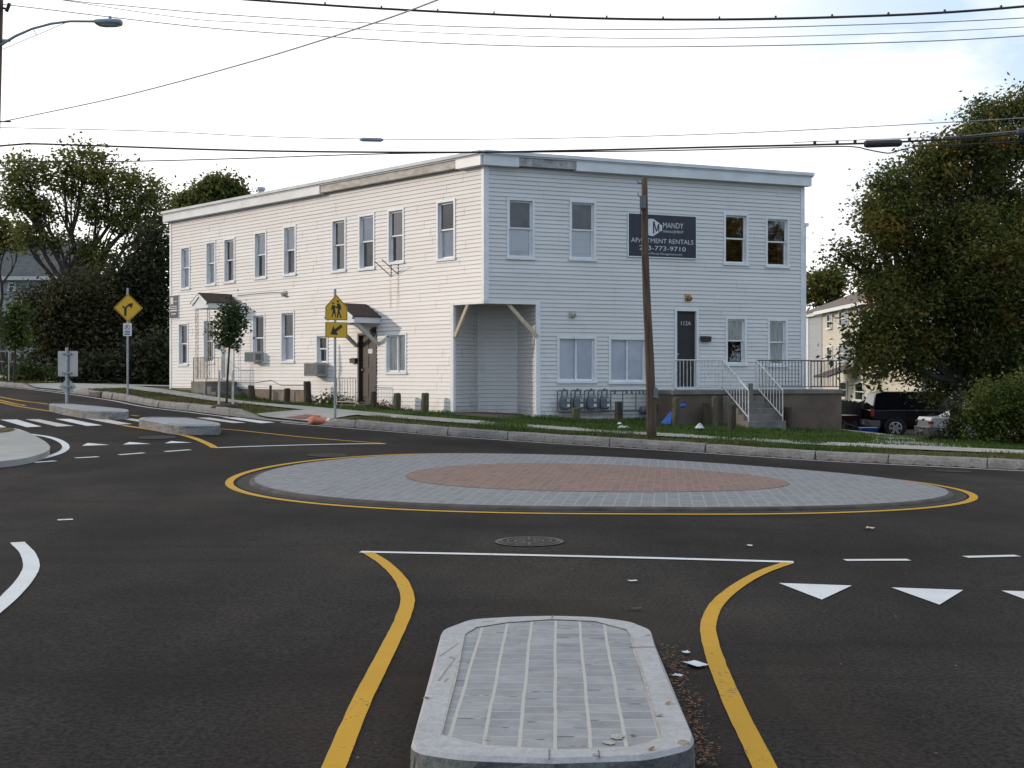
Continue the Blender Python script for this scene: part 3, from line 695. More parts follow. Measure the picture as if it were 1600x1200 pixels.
# near left street corner
cor = rounded([gp(a, b, .10)[:2] for a, b in ((-260, 676), (0, 667.5), (28, 669.5), (48, 677), (72, 690), (80, 699), (72, 707), (40, 716), (0, 721), (-260, 740))], .5, 4)
mb = ground_poly(cor, .10, cuts=2)
edge = MB()
for i in range(len(cor)):
    a, b = cor[i], cor[(i + 1) % len(cor)]; edge.quad((*a, h1(*a) + .10), (*b, h1(*b) + .10), (*b, h1(*b) - .05), (*a, h1(*a) - .05))
mb.add(edge.v, edge.f)
struct('corner_sidewalk', mb, 'newconc', label='pale concrete corner sidewalk in front of the crosswalk')
struct('corner_grass', ground_poly([gp(a, b, .11)[:2] for a, b in ((-240, 678), (0, 667.8), (18, 668.5), (24, 671), (14, 674), (0, 675.5), (-240, 690))], .112, cuts=2), 'lawn')

# ------------------------------------------------------------------ house frame of reference
class Face:
    def __init__(s, P, Q, flip=1):
        s.P = np.array(P, float); d = np.array(Q, float) - s.P; s.L = np.linalg.norm(d); s.u = d / s.L
        s.n = np.array([s.u[1], -s.u[0]]) * flip
    def s(self, px):
        k = (px - 800) / F; return float((k * self.P[1] - self.P[0]) / (self.u[0] - k * self.u[1]))
    def z(self, px, py): return float(CH - (py - HZ) / F * (self.P[1] + self.s(px) * self.u[1]))
    def pt(self, s, o, z):
        p = self.P + self.u * s + self.n * o; return (float(p[0]), float(p[1]), float(z))
    def off(self, o):
        f = Face(self.P + self.n * o, self.P + self.n * o + self.u * self.L); f.n = self.n; return f
P0, P1, P2 = (-.75, 35.0), (-12.8, 48.0), (8.85, 38.9)
FL = Face(P0, P1, -1); FR = Face(P0, P2, 1)
if FL.n[1] > 0: FL.n = -FL.n
if FR.n[1] > 0: FR.n = -FR.n
EAVE = 7.32
house = thing('apartment_house', (P0[0], P0[1], .3), 'two storey white clapboard apartment house with flat roof on the street corner', 'house')
# openings: face, px0, px1, ytop, ybottom, kind, upper look, lower look
WIN = [
 (FL, 283, 298, 385, 453, 'hung', 'blind', 'blind'), (FL, 322.5, 338, 377, 447, 'hung', 'blind', 'frostblind'), (FL, 350.5, 368, 371.5, 443, 'hung', 'dark', 'dark'),
 (FL, 398, 417.5, 361.5, 436.5, 'hung', 'blind', 'dark'), (FL, 443.5, 463.5, 352, 431.5, 'hung', 'blind', 'greycurtain'), (FL, 519, 541.5, 341.5, 426, 'hung', 'dark', 'dark'),
 (FL, 561, 586.5, 334, 422.5, 'hung', 'frostblind', 'greycurtain'), (FL, 606.5, 632.5, 325.5, 413, 'hung', 'dark', 'dark'), (FL, 683, 712.5, 312, 407.5, 'hung', 'greycurtain', 'frostblind'),
 (FL, 279.5, 295, 504, 572, 'hung', 'greycurtain', 'dark'), (FL, 318.5, 336, 498.5, 569, 'hung', 'dark', 'dark'), (FL, 395, 415, 490, 568, 'hung', 'greenroom', 'greycurtain'),
 (FL, 439.5, 461, 486, 567.5, 'hung', 'greycurtain', 'frostblind'), (FL, 494.5, 513.5, 522, 570, 'hung', 'greenroom', 'greenroom'), (FL, 603, 636.5, 520, 585, 'slide', 'curtain', 'curtain'),
 (FR, 791.5, 835, 309.5, 406, 'hung', 'greycurtain', 'blind'), (FR, 889, 931, 313, 408, 'hung', 'greycurtain', 'blind'), (FR, 1130, 1168.5, 333, 415, 'hung', 'dark', 'dark'), (FR, 1195.5, 1232.5, 339, 419, 'hung', 'dark', 'dark'),
 (FR, 870, 931.5, 525.5, 599, 'slide', 'frostblind', 'frostblind'), (FR, 950.5, 1011, 527, 600, 'slide', 'frostblind', 'frostblind'),
 (FR, 1133, 1166, 495, 572, 'hung', 'curtain', 'dark'), (FR, 1199, 1230, 498, 574, 'hung', 'curtain', 'curtain')]
DOORS = [(FL, 346.5, 366, 500, 592, 'whitedoor'), (FL, 560.5, 589, 520.5, 629, 'browndoor'), (FR, 1054, 1090, 483, 607, 'darkdoor')]
holes = {id(FL): [], id(FR): []}
TR = .07
def opening(fc, a, b, yt, yb):
    s0, s1 = sorted((fc.s(a), fc.s(b))); pm_ = (a + b) / 2
    return s0, s1, fc.z(pm_, yb), fc.z(pm_, yt)
rec_zc = 3.60
sA, sB = FL.s(709), FR.s(838)
for w in WIN:
    s0, s1, z0, z1 = opening(*w[:5]); holes[id(w[0])].append((s0 + TR, s1 - TR, z0 + TR, z1 - TR))
for d in DOORS:
    s0, s1, z0, z1 = opening(*d[:5]); holes[id(d[0])].append((s0 + .06, s1 - .06, z0, z1 - .06))
COURSE = .116
LIP = .020; GRV = .007
def siding(mb, fc, s0, s1, z0, z1, hs, o=0.0):
    zs = {z0, z1}; k = math.ceil(z0 / COURSE)
    while k * COURSE < z1 + COURSE:
        for zq in (k * COURSE, k * COURSE - GRV):
            if z0 < zq < z1: zs.add(zq)
        k += 1
    for h in hs:
        for z in h[2:]:
            if z0 < z < z1: zs.add(z)
    zs = sorted(zs)
    for za, zb in zip(zs, zs[1:]):
        if zb - za < 1e-5: continue
        zm = (za + zb) / 2; kc = math.floor(zm / COURSE) * COURSE
        grv = zm - kc > COURSE - GRV
        prof = lambda z: o - .012 if grv else o + .003 + LIP * (1 - (z - kc) / COURSE)
        iv = [(s0, s1)]
        for h in hs:
            if h[2] < zm < h[3]:
                nv = []
                for a, b in iv:
                    if h[1] <= a or h[0] >= b: nv.append((a, b)); continue
                    if h[0] > a: nv.append((a, h[0]))
                    if h[1] < b: nv.append((h[1], b))
                iv = nv
        iv2 = []; rj = random.Random(int(kc / COURSE) // 2 * 131 + int(fc.P[0] * 10))
        js = [rj.uniform(.3, 3.0) + 3.3 * q_ for q_ in range(8)]
        for a, b in iv:
            cuts = [a] + [j_ for j_ in js if a + .05 < j_ < b - .05] + [b]
            for q_, (a_, b_) in enumerate(zip(cuts, cuts[1:])):
                nn = max(1, int((b_ - a_) / .9))
                for w_ in range(nn): iv2.append((a_ + (b_ - a_) * w_ / nn, a_ + (b_ - a_) * (w_ + 1) / nn, .0045 * (sum(j_ <= a_ + 1e-6 for j_ in js) % 2)))
        base_o = o
        for a, b, oj in iv2:
            def prof(z, s_=None, oj=oj): return base_o - .012 if grv else base_o + .003 + oj + LIP * (1 - (z - kc) / COURSE)
            mb.quad(fc.pt(a, prof(za), za), fc.pt(b, prof(za), za), fc.pt(b, prof(zb), zb), fc.pt(a, prof(zb), zb))
            if abs(za - kc) < 1e-6: mb.quad(fc.pt(a, o - .012, za), fc.pt(b, o - .012, za), fc.pt(b, o + .003 + LIP, za), fc.pt(a, o + .003 + LIP, za))
sStep = FL.s(482)
wl = MB()
siding(wl, FL, sA, sStep, .40, rec_zc, holes[id(FL)])
siding(wl, FL, sStep, FL.L, 1.10, rec_zc, holes[id(FL)])
siding(wl, FL, 0, FL.L, rec_zc, EAVE, holes[id(FL)])
obj('street_wall', wl, 'vinyl', house, fixn=False)
wr = MB()
siding(wr, FR, sB, FR.L, .15, rec_zc, holes[id(FR)])
siding(wr, FR, 0, FR.L, rec_zc, EAVE, holes[id(FR)])
obj('side_wall', wr, 'vinyl', house, fixn=False)
# recessed corner
A, B = FL.pt(sA, 0, 0)[:2], FR.pt(sB, 0, 0)[:2]; C_, D_ = (-.985, 37.35), (.148, 37.3)
rw = MB()
for a, b in ((A, C_), (C_, D_), (D_, B)):
    f = Face(a, b); 
    if f.n[1] > 0: f.n = -f.n
    siding(rw, f, 0, f.L, .42, rec_zc, [])
obj('recess_wall', rw, 'vinyl', house, fixn=False)
cl = MB(); cl.add([(*A, rec_zc), (*C_, rec_zc), (*D_, rec_zc), (*B, rec_zc), (*P0, rec_zc)], [(0, 1, 2, 3, 4)]); obj('recess_ceiling', cl, 'oldwood', house)
tr = MB()
for (x, y) in (C_, D_): tr.box(x - .022, x + .022, y - .05, y - .008, .42, rec_zc)
tr.fbox(FL, sA - .02, sA + .10, -.05, .035, .36, rec_zc + .0); tr.fbox(FR, sB - .02, sB + .11, -.05, .035, .36, rec_zc)
for a, b in ((A, C_), (C_, D_), (D_, B)):
    f = Face(a, b)
    if f.n[1] > 0: f.n = -f.n
    tr.fbox(f, .03, f.L - .03, .004, .03, .40, .455)
obj('recess_trim', tr, 'trim', house)
st = MB(); st.add([(*A, .41), (*FL.pt(sA, .12, 0)[:2], .41), (*FR.pt(sB, .12, 0)[:2], .41), (*B, .41), (*D_, .41), (*C_, .41)], [(0, 1, 2, 3, 4, 5)])
p, q = FL.pt(sA, .12, 0)[:2], FR.pt(sB, .12, 0)[:2]; st.quad((*p, .41), (*q, .41), (*q, -.1), (*p, -.1)); a2 = A; st.quad((*A, .41), (*p, .41), (*p, -.1), (*A, -.1)); st.quad((*B, .41), (*q, .41), (*q, -.1), (*B, -.1))
obj('recess_floor', st, 'found', house)
br = MB()
pL = FL.pt(sA - .05, -.02, FL.z(712, 526)); qL = at(733.5, 471, 35.55); br.beam(pL, (qL[0], qL[1], rec_zc), .10, .10)
obj('corner_brace', br, 'timber', house, bev=.008)
br = MB(); pR = FR.pt(sB + .02, .03, FR.z(836, 526)); qR = at(790.5, 470, 35.35); br.beam(pR, (qR[0], qR[1], rec_zc), .10, .10)
obj('corner_brace', br, 'timber', house, bev=.008)
# corner boards
for a in ((FL, -.0, .10, -.02, .036, rec_zc, EAVE), (FR, -.034, .115, -.02, .034, rec_zc - .003, EAVE - .002), (FL, FL.L - .11, FL.L + .02, -.02, .036, 1.0, EAVE), (FR, FR.L - .11, FR.L + .03, -.02, .036, .1, EAVE)):
    cb = MB(); cb.fbox(*a); obj('corner_board', cb, 'trim', house)
ub = MB(); ub.fbox(FL, .0, sA, -.05, .024, rec_zc - .06, rec_zc + .0); ub.fbox(FR, .0, sB, -.05, .024, rec_zc - .058, rec_zc + .002); obj('overhang_trim', ub, 'trim', house)
# foundation
fd = MB(); fd.fbox(FL, sStep, FL.L - .02, -.3, -.012, -.2, 1.12); fd.fbox(FL, sA + .12, sStep, -.3, -.008, -.3, .5); fd.fbox(FR, sB + .12, FR.L - .02, -.3, -.008, -.6, .3); obj('foundation', fd, 'found', house)
# remaining walls
bp3 = (P2[0] - 3.2, P2[1] + 13.0); bp1 = (P1[0] + 6.5, P1[1] + 7.0)
bw = MB()
def flatwall(mb, a, b, z0, z1): mb.quad((*a, z0), (*b, z0), (*b, z1), (*a, z1))
flatwall(bw, P2, bp3, -.8, EAVE); flatwall(bw, bp3, bp1, -.8, EAVE); flatwall(bw, bp1, P1, -.5, EAVE); obj('rear_wall', bw, 'vinyl', house)
# dark inner lining so nobody looks through the house
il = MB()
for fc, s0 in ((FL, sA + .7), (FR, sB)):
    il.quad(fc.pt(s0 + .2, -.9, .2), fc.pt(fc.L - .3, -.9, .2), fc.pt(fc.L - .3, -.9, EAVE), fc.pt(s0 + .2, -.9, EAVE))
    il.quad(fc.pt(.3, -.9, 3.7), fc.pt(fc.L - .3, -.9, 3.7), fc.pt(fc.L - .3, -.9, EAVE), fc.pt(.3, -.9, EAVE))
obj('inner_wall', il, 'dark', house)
# cornice: fascia, soffit and roof edge
def cornice(fc, segs, ext0, ext1, zf0, zf1):
    for a, b, mt in segs:
        f = MB(); d = .24 if mt == 'alu' else .215
        f.fbox(fc, a, b, .0, d, zf0 + (0 if mt == 'alu' else .035), zf1); obj('fascia', f, mt, house)
    e = MB()
    e.fbox(fc, ext0, ext1, -.3, .26, zf1, zf1 + .04); e.fbox(fc, ext0, ext1, -.3, .31, zf1 + .04, zf1 + .13)
    obj('roof_edge', e, 'roofing', house)
zt = EAVE + .24
cornice(FL, [(-.10, FL.s(722), 'alu'), (FL.s(722) + .004, FL.s(509), 'oldwood'), (FL.s(509) + .004, FL.s(388), 'alu'), (FL.s(388) + .012, FL.L + .16, 'alu')], -.12, FL.L + .20, EAVE - .02, zt)
cornice(FR, [(-.10, FR.s(806), 'alu'), (FR.s(806) + .004, FR.s(895), 'greywood'), (FR.s(895) + .004, FR.L + .14, 'alu')], -.125, FR.L + .19, EAVE - .022, zt + .002)
sf = MB(); sf.fbox(FL, 0, FL.L, -.02, .20, EAVE + .02, EAVE + .06); sf.fbox(FR, 0, FR.L, -.02, .20, EAVE + .022, EAVE + .062); obj('soffit', sf, 'greywood', house)
rf = MB(); zr = zt + .11
def inset(p): return (*p, zr)
rf.add([(P0[0], P0[1] + .1, zr), (P2[0], P2[1] + .1, zr), (*bp3, zr - .3), (*bp1, zr - .3), (P1[0] + .1, P1[1], zr)], [(0, 1, 2, 3, 4)]); rfo = obj('roof', rf, 'roofing', house)
for px, py, D, r, hgt in ((407.5, 300, 46.5, .12, .62),):
    x, y, z = at(px, 300, D); v = MB(); v.tube([(x, y, zr - .4), (x, y, zr + hgt)], r, 12); v.tube([(x, y, zr + hgt), (x, y, zr + hgt + .1)], [r * 1.5, r * 1.35], 12); obj('vent_pipe', v, 'steel', house)
x, y, z = at(757, 232, 36.4); v = MB(); v.tube([(x, y, zr - .02), (x, y, zr + .1), (x, y, zr + .2)], [.2, .2, .16], 14); v.tube([(x, y, zr + .2), (x, y, zr + .25)], [.36, .2], 14); obj('roof_vent', v, 'greyiron', house)

# windows and doors
def window(fc, a, b, yt, yb, kind, up, lo):
    s0, s1, z0, z1 = opening(fc, a, b, yt, yb)
    w = MB(); o = .040
    w.fbox(fc, s0, s1, -.01, o, z1 - TR, z1); w.fbox(fc, s0, s0 + TR, -.01, o - .003, z0 + TR, z1 - TR); w.fbox(fc, s1 - TR, s1, -.01, o - .003, z0 + TR, z1 - TR); w.fbox(fc, s0 - .02, s1 + .02, -.01, o + .025, z0, z0 + TR)
    d = -.15; i0, i1, j0, j1 = s0 + TR, s1 - TR, z0 + TR, z1 - TR
    w.fbox(fc, i0 - .015, i0 + .008, d, -.01, j0, j1); w.fbox(fc, i1 - .008, i1 + .015, d, -.01, j0, j1); w.fbox(fc, i0, i1, d, -.01, j1 - .008, j1 + .015); w.fbox(fc, i0, i1, d, -.01, j0 - .015, j0 + .012)
    wo = obj('window', w, 'trim', house)
    i0 += .008; i1 -= .008; j0 += .012; j1 -= .008; sw = .042
    def sash(s0, s1, z0, z1, oo, m):
        q = MB(); q.fbox(fc, s0, s0 + sw, oo - .035, oo, z0, z1); q.fbox(fc, s1 - sw, s1, oo - .035, oo, z0, z1); q.fbox(fc, s0 + sw, s1 - sw, oo - .035, oo - .002, z0, z0 + sw); q.fbox(fc, s0 + sw, s1 - sw, oo - .035, oo - .002, z1 - sw, z1)
        obj('sash', q, 'trim', wo)
        ga, gb = (s0 + sw, s1 - sw) if fc.u[1] * fc.n[0] - fc.u[0] * fc.n[1] > 0 else (s1 - sw, s0 + sw)
        g = MB(); g.quad(fc.pt(ga, oo - .018, z0 + sw), fc.pt(gb, oo - .018, z0 + sw), fc.pt(gb, oo - .018, z1 - sw), fc.pt(ga, oo - .018, z1 - sw)); obj('pane', g, 'mirrorglass' if m == 'dark' else 'glass', wo, fixn=False)
        if m == 'dark': return
        c = MB(); k = 14
        vs = []
        for t in range(k + 1):
            x = s0 + .02 + (s1 - s0 - .04) * t / k; oz = oo - .038 + (.018 * math.sin(t * 2.3 + s0) if m == 'curtain' else 0)
            vs += [fc.pt(x, oz, z0 + .01), fc.pt(x, oz, z1 - .01)]
        c.add(vs, [(2 * t, 2 * t + 2, 2 * t + 3, 2 * t + 1) for t in range(k)]); obj('curtain' if 'curtain' in m else 'blind', c, m, wo)
    if kind == 'hung':
        zm = (j0 + j1) / 2 + .02; sash(i0, i1, zm - .02, j1, -.045, up); sash(i0, i1, j0, zm + .02, -.085, lo)
    else:
        sm = (i0 + i1) / 2; sash(sm - .02, i1, j0, j1, -.045, up); sash(i0, sm + .02, j0, j1, -.085, lo)
for w in WIN: window(*w)
for fc, a, b, yt, yb, m in DOORS:
    s0, s1, z0, z1 = opening(fc, a, b, yt, yb)
    d = MB(); d.fbox(fc, s0 + .06, s1 - .06, -.11, -.06, z0 + .03, z1 - .06)
    # raised panels on the leaf
    n = 2 if m != 'darkdoor' else 0
    wdt = (s1 - s0 - .12)
    for ci_ in range(n):
        for zr0, zr1 in ((.08, .42), (.50, .93)):
            x0 = s0 + .06 + wdt * (.12 + .42 * ci_); d.fbox(fc, x0, x0 + wdt * .34, -.06, -.048, z0 + (z1 - z0) * zr0, z0 + (z1 - z0) * zr1)
    do = obj('door', d, m, house, bev=.004)
    f = MB(); f.fbox(fc, s0 - .01, s0 + .06, -.12, .045, z0, z1); f.fbox(fc, s1 - .06, s1 + .01, -.12, .045, z0, z1); f.fbox(fc, s0 + .06, s1 - .06, -.12, .043, z1 - .06, z1 + .01); f.fbox(fc, s0 + .05, s1 - .05, -.12, .05, z0 - .05, z0 + .03)
    obj('door_frame', f, 'browndoor' if m == 'browndoor' else 'trim', do)
    k = MB(); side = s0 + .12 if m == 'darkdoor' else s1 - .14
    c = fc.pt(side, -.02, z0 + 1.0); k.tube([fc.pt(side, -.06, z0 + 1.0), fc.pt(side, -.015, z0 + 1.0)], [.016, .03], 10); obj('door_handle', k, 'brass', do)
# text helper
def text_mb(fc, s, o, z, txt, size, direction=1, squash=1.0, align='LEFT', ang=0.0):
    cu = bpy.data.curves.new('t', 'FONT'); cu.body = txt; cu.size = size; cu.align_x = align; cu.resolution_u = 3
    to = bpy.data.objects.new('t', cu); COL.objects.link(to); bpy.context.view_layer.update()
    me = bpy.data.meshes.new_from_object(to.evaluated_get(bpy.context.evaluated_depsgraph_get()))
    mb = MB(); mb.add([fc.pt(s + direction * v.co.x * squash, o, z + v.co.y) for v in me.vertices], [tuple(p.vertices) for p in me.polygons])
    bpy.data.objects.remove(to); bpy.data.curves.remove(cu); bpy.data.meshes.remove(me); return mb
dtop = opening(*DOORS[2][:5])
obj('house_number', text_mb(FR, FR.s(1064), -.055, FR.z(1070, 508), '112A', .17), 'lettering', house)
d2 = opening(*DOORS[1][:5]); nb = MB(); nb.fbox(FL, d2[0] + .28, d2[0] + .5, -.05, -.04, d2[3] - .62, d2[3] - .48); obj('door_notice', nb, 'signwhite', house)
# wall lights, meter can, bits of conduit
for fc, px, py, m in ((FR, 893, 491, 'acbeige'), (FR, 1074, 465, 'brass'), (FL, 447, 459, 'acbeige'), (FL, 586, 515, 'blacksteel')):
    s, z = fc.s(px), fc.z(px, py); l = MB(); l.fbox(fc, s - .09, s + .09, .0, .06, z - .09, z + .09); l.tube([fc.pt(s, .06, z), fc.pt(s + .03, .15, z - .05)], [.05, .065], 10); obj('wall_light', l, m, house)
cab = MB()
pts = [FL.pt(FL.s(a), .03, FL.z(a, b)) for a, b in ((372, 462), (400, 459), (425, 457), (447, 457))]; cab.tube(pts, .012, 5); obj('wall_cable', cab, 'wiregrey', house); cab = MB()
pts = [FL.pt(FL.s(a), .03, FL.z(a, b)) for a, b in ((365, 597), (400, 598), (425, 594), (440, 602), (475, 602))]; cab.tube(pts, .012, 5); obj('wall_cable', cab, 'wiregrey', house)
# downspout at the far right end
ds = MB(); ds.tube([FR.pt(FR.L + .06, .02, 6.1), FR.pt(FR.L + .06, .02, .3)], .03, 8); ds.fbox(FR, FR.L + .02, FR.L + .16, -.05, .06, 6.1, 6.2); obj('downspout', ds, 'trim', house)
# sign holder bracket and rust below
bk = MB()
sb = FL.s(612)
for px, py in ((612, 417), (623, 414)):
    s = FL.s(px); z = FL.z(px, py); a = FL.pt(s, .02, z - .28); b = FL.pt(s, .02, z + .12); t = FL.pt(s + .0, .62, z + .02)
    bk.tube([b, a], .016, 6); bk.tube([a, (t[0], t[1], z + .12)], .013, 6)
obj('awning_bracket', bk, 'greyiron', house)
rs = MB()
for px in (611, 623):
    s = FL.s(px); rs.quad(FL.pt(s - .06, LIP + .0045, FL.z(px, 482)), FL.pt(s + .06, LIP + .0045, FL.z(px, 482)), FL.pt(s + .05, LIP + .0045, FL.z(px, 428)), FL.pt(s - .05, LIP + .0045, FL.z(px, 428)))
obj('rust_stain', rs, 'stain', house)
# gabled canopies over the two street doors
def canopy(sl, sr, p, ze, zr, posts=None, brace=None):
    sm = (sl + sr) / 2; c = MB(); th = .035
    for a, b in ((sl, sm), (sr, sm)):
        dz = (zr - ze) / abs(sm - a) * .1 * 0
        ov = -.08 if a < sm else .08
        e0 = FL.pt(a + ov, .0, ze - .05); e1 = FL.pt(a + ov, p + .08, ze - .05); r0 = FL.pt(sm, .0, zr); r1 = FL.pt(sm, p + .08, zr)
        c.slab([e0, e1, r1, r0], (0, 0, th))
    co = obj('door_canopy', c, 'shingle', house)
    f = MB(); f.fbox(FL, sl - .04, sl, 0.02, p, ze - .22, ze - .02); f.fbox(FL, sr, sr + .04, 0.02, p, ze - .22, ze - .02); f.fbox(FL, sl - .038, sr + .038, p, p + .04, ze - .22, ze - .1)
    f.slab([FL.pt(sl, p + .005, ze - .1), FL.pt(sr, p + .005, ze - .1), FL.pt(sm, p + .005, zr - .03)], tuple(np.append(FL.n * .03, 0)))
    for a in (sl, sr): f.beam(FL.pt(a, p + .06, ze - .07), FL.pt(sm, p + .06, zr - .03), .04, .11)
    f.fbox(FL, sl, sr, .02, p, ze - .15, ze - .12)
    obj('canopy_fascia', f, 'trim', co)
    if posts:
        for s in posts:
            z0 = posts[s]; q = MB(); w = .075
            for ds_ in (-w, w):
                q.tube([FL.pt(s + ds_, p - .08, z0), FL.pt(s + ds_, p - .08, ze - .2)], .013, 6)
            k = 9
            for i in range(k):
                za = z0 + (ze - .2 - z0) * i / k; zb = z0 + (ze - .2 - z0) * (i + 1) / k
                q.tube([FL.pt(s - w, p - .08, za), FL.pt(s + w, p - .08, (za + zb) / 2), FL.pt(s - w, p - .08, zb)], .009, 5)
            obj('lattice_post', q, 'rustiron', co)
    if brace:
        for s, zb in brace:
            q = MB(); q.beam(FL.pt(s, .03, zb), FL.pt(s, p - .05, ze - .2), .09, .1); obj('canopy_brace', q, 'acbeige', co)
    return co
e1 = FL.s(371.5); r1 = FL.s(359.5); zc1 = FL.z(371.5, 481)
sl1, sr1 = r1 - (e1 - r1) * -1, e1
sl1 = 2 * r1 - e1
lo1, hi1 = min(sl1, e1), max(sl1, e1)
stoop1_z = FL.z(356, 592) - .02
canopy(lo1, hi1, 1.15, FL.z(371, 473), FL.z(359.5, 461), posts={lo1 + .12: stoop1_z, hi1 - .12: stoop1_z})
e2 = FL.s(594); r2 = FL.s(573); lo2, hi2 = min(2 * r2 - e2, e2), max(2 * r2 - e2, e2)
canopy(lo2, hi2, .95, FL.z(594, 494), FL.z(573, 477), brace=[(FL.s(592) , FL.z(592, 538)), (FL.s(559), FL.z(559, 541))])

# ------------------------------------------------------------------ stoops, landing, rails
def rail(parent, name, mat, p, q, h, nb, r=.012, low=.08, posts=(True, True), balu=True):
    p, q = np.array(p), np.array(q); m = MB()
    up = np.array([0, 0, h]); lw = np.array([0, 0, low])
    m.tube([p + up, q + up], r * 1.5, 6); m.tube([p + lw, q + lw], r * 1.2, 6)
    for k in range(nb + 1):
        if not balu and 0 < k < nb: continue
        t = k / nb; b = p + (q - p) * t; end = k in (0, nb)
        m.tube([b + (0 if end else lw), b + up], r * (1.35 if end else .8), 6)
    return obj(name, m, mat, parent)
s0, s1, z0, z1 = opening(*DOORS[0][:5])
sa, sb_ = lo1 + .02, hi1 - .02
x = FL.pt((sa + sb_) / 2, .6, 0)
stoop = thing('stoop', (x[0], x[1], h1(x[0], x[1]) + LIFT), 'concrete stoop with cream iron rail under the far door canopy', 'stoop')
m = MB(); m.fbox(FL, sa, sb_, .03, 1.25, .4, z0 - .08); obj('platform', m, 'stepconc', stoop, bev=.02)
m = MB(); sd = FL.s(372)
m.fbox(FL, sa - .30, sa, .1, 1.2, .4, z0 - .26); m.fbox(FL, sa - .60, sa - .30, .1, 1.2, .4, z0 - .44); obj('steps', m, 'stepconc', stoop, bev=.015)
zb = z0 - .08
rail(stoop, 'railing', 'rustiron', FL.pt(sa + .06, 1.18, zb), FL.pt(sb_ - .06, 1.18, zb), .82, 10)
rail(stoop, 'railing', 'rustiron', FL.pt(sb_ - .06, 1.18, zb), FL.pt(sb_ - .06, .08, zb), .82, 8)
s0, s1, z0, z1 = opening(*DOORS[1][:5])
x = FL.pt((s0 + s1) / 2, .4, 0)
stoop2 = thing('stoop', (x[0], x[1], h1(x[0], x[1]) + LIFT), 'small concrete step with thin iron rail at the brown door', 'stoop')
m = MB(); m.fbox(FL, s0 - .1, s1 + .1, .03, .85, .2, z0 - .05); obj('platform', m, 'stepconc', stoop2, bev=.02)
rail(stoop2, 'railing', 'rustiron', FL.pt(s0 - .02, .8, z0 - .05), FL.pt(s1 + .02, .8, z0 - .05), .80, 7)
# landing with stairs at the side door
DP = 1.6; FD = FR.off(DP); DZ = 1.16
da, db = FD.s(1050), FD.s(1317)
x = FR.pt((da + db) / 2, DP, 0)
deck = thing('entrance_landing', (x[0], x[1], h1(x[0], x[1]) + LIFT), 'raised grey brown concrete landing with stairs and iron rails along the side wall', 'landing')
ss0, ss1 = FR.off(DP + .1).s(1131), FR.off(DP + .1).s(1188)
m = MB(); m.fbox(FR, da + .03, db - .03, .03 if False else .06, DP - .02, -1.2, DZ - .12); obj('masonry_base', m, 'deckconc', deck)
m = MB(); m.fbox(FR, da, db, .055, DP + .03, DZ - .12, DZ); obj('top_slab', m, 'slab', deck, bev=.012)
nst = 6; rise = (DZ - .16) / nst; run = .27
m = MB()
for k in range(nst - 1):
    m.fbox(FR, ss0, ss1, DP + .032, DP + .032 + run * (nst - 1 - k), -.2 if k == 0 else .16 + rise * k - .001, .16 + rise * (k + 1))
obj('stairs', m, 'stepconc', deck, bev=.01)
eo = DP + .03 + run * (nst - 1)
for s, nm in ((ss0 + .05, 'stair_rail'), (ss1 - .05, 'stair_rail')):
    p = np.array(FR.pt(s, DP - .05, DZ)); q = np.array(FR.pt(s, eo - .1, .16 + rise)); m = MB(); up = np.array([0, 0, .84]); lw = np.array([0, 0, .10])
    m.tube([p + up, q + up], .021, 6); m.tube([p + lw, q + lw], .017, 6)
    for k in range(10):
        b = p + (q - p) * k / 9; m.tube([b + (lw if 0 < k < 9 else lw * 0), b + up], .012 if 0 < k < 9 else .018, 6)
    obj(nm, m, 'whiteiron', deck)
rail(deck, 'railing', 'whiteiron', FR.pt(da + .06, DP - .06, DZ), FR.pt(ss0 + .05, DP - .06, DZ), .84, 14, .013)
rail(deck, 'railing', 'greyiron', FR.pt(ss1 - .04, DP - .06, DZ), FR.pt(db - .07, DP - .06, DZ), .84, 26, .013)
rail(deck, 'railing', 'greyiron', FR.pt(db - .07, DP - .06, DZ), FR.pt(db - .07, .12, DZ), .84, 8, .013)
np_ = MB(); s = FR.off(DP + 1.0).s(1176); a = FR.pt(s, DP + .9, .3)
np_.beam((a[0], a[1], .1), (a[0], a[1], CH - (599 - HZ) / F * a[1]), .11, .11); obj('newel_post', np_, 'slab', deck)

# ------------------------------------------------------------------ things on the walls
s0, s1 = FR.s(981), FR.s(1086); zt_, zb_ = FR.z(1033, 336.5), FR.z(1033, 402)
x = FR.pt((s0 + s1) / 2, .03, zb_)
sg = thing('rental_sign', x, 'large navy apartment rentals sign behind the bare pole on the side wall', 'sign')
m = MB(); m.fbox(FR, s0, s1, .024, .052, zb_, zt_); obj('panel', m, 'navy', sg)
m = MB(); fw = .028
m.fbox(FR, s0 - fw, s1 + fw, .022, .06, zt_, zt_ + fw); m.fbox(FR, s0 - fw, s1 + fw, .022, .06, zb_ - fw, zb_); m.fbox(FR, s0 - fw, s0, .022, .058, zb_, zt_); m.fbox(FR, s1, s1 + fw, .022, .058, zb_, zt_); obj('frame', m, 'trim', sg)
W_, H_ = s1 - s0, zt_ - zb_
def T(txt, x, y, size, wid, mt='lettering'):
    mb = text_mb(FR, 0, .055, zb_ + H_ * y, txt, size); ss = [(np.array(v[:2]) - FR.P) @ FR.u for v in mb.v]; k = wid * W_ / (max(ss) - min(ss))
    mb.v = [FR.pt(s0 + W_ * x + (t - min(ss)) * k, .055, v[2]) for t, v in zip(ss, mb.v)]; obj('lettering', mb, mt, sg)
T('MANDY', .505, .70, .225, .305); T('MANAGEMENT', .505, .585, .105, .305); T('APARTMENT RENTALS', .035, .33, .185, .925); T('203-773-9710', .155, .155, .185, .69); T('www.Mandy-Management.com', .21, .055, .085, .58)
m = MB()
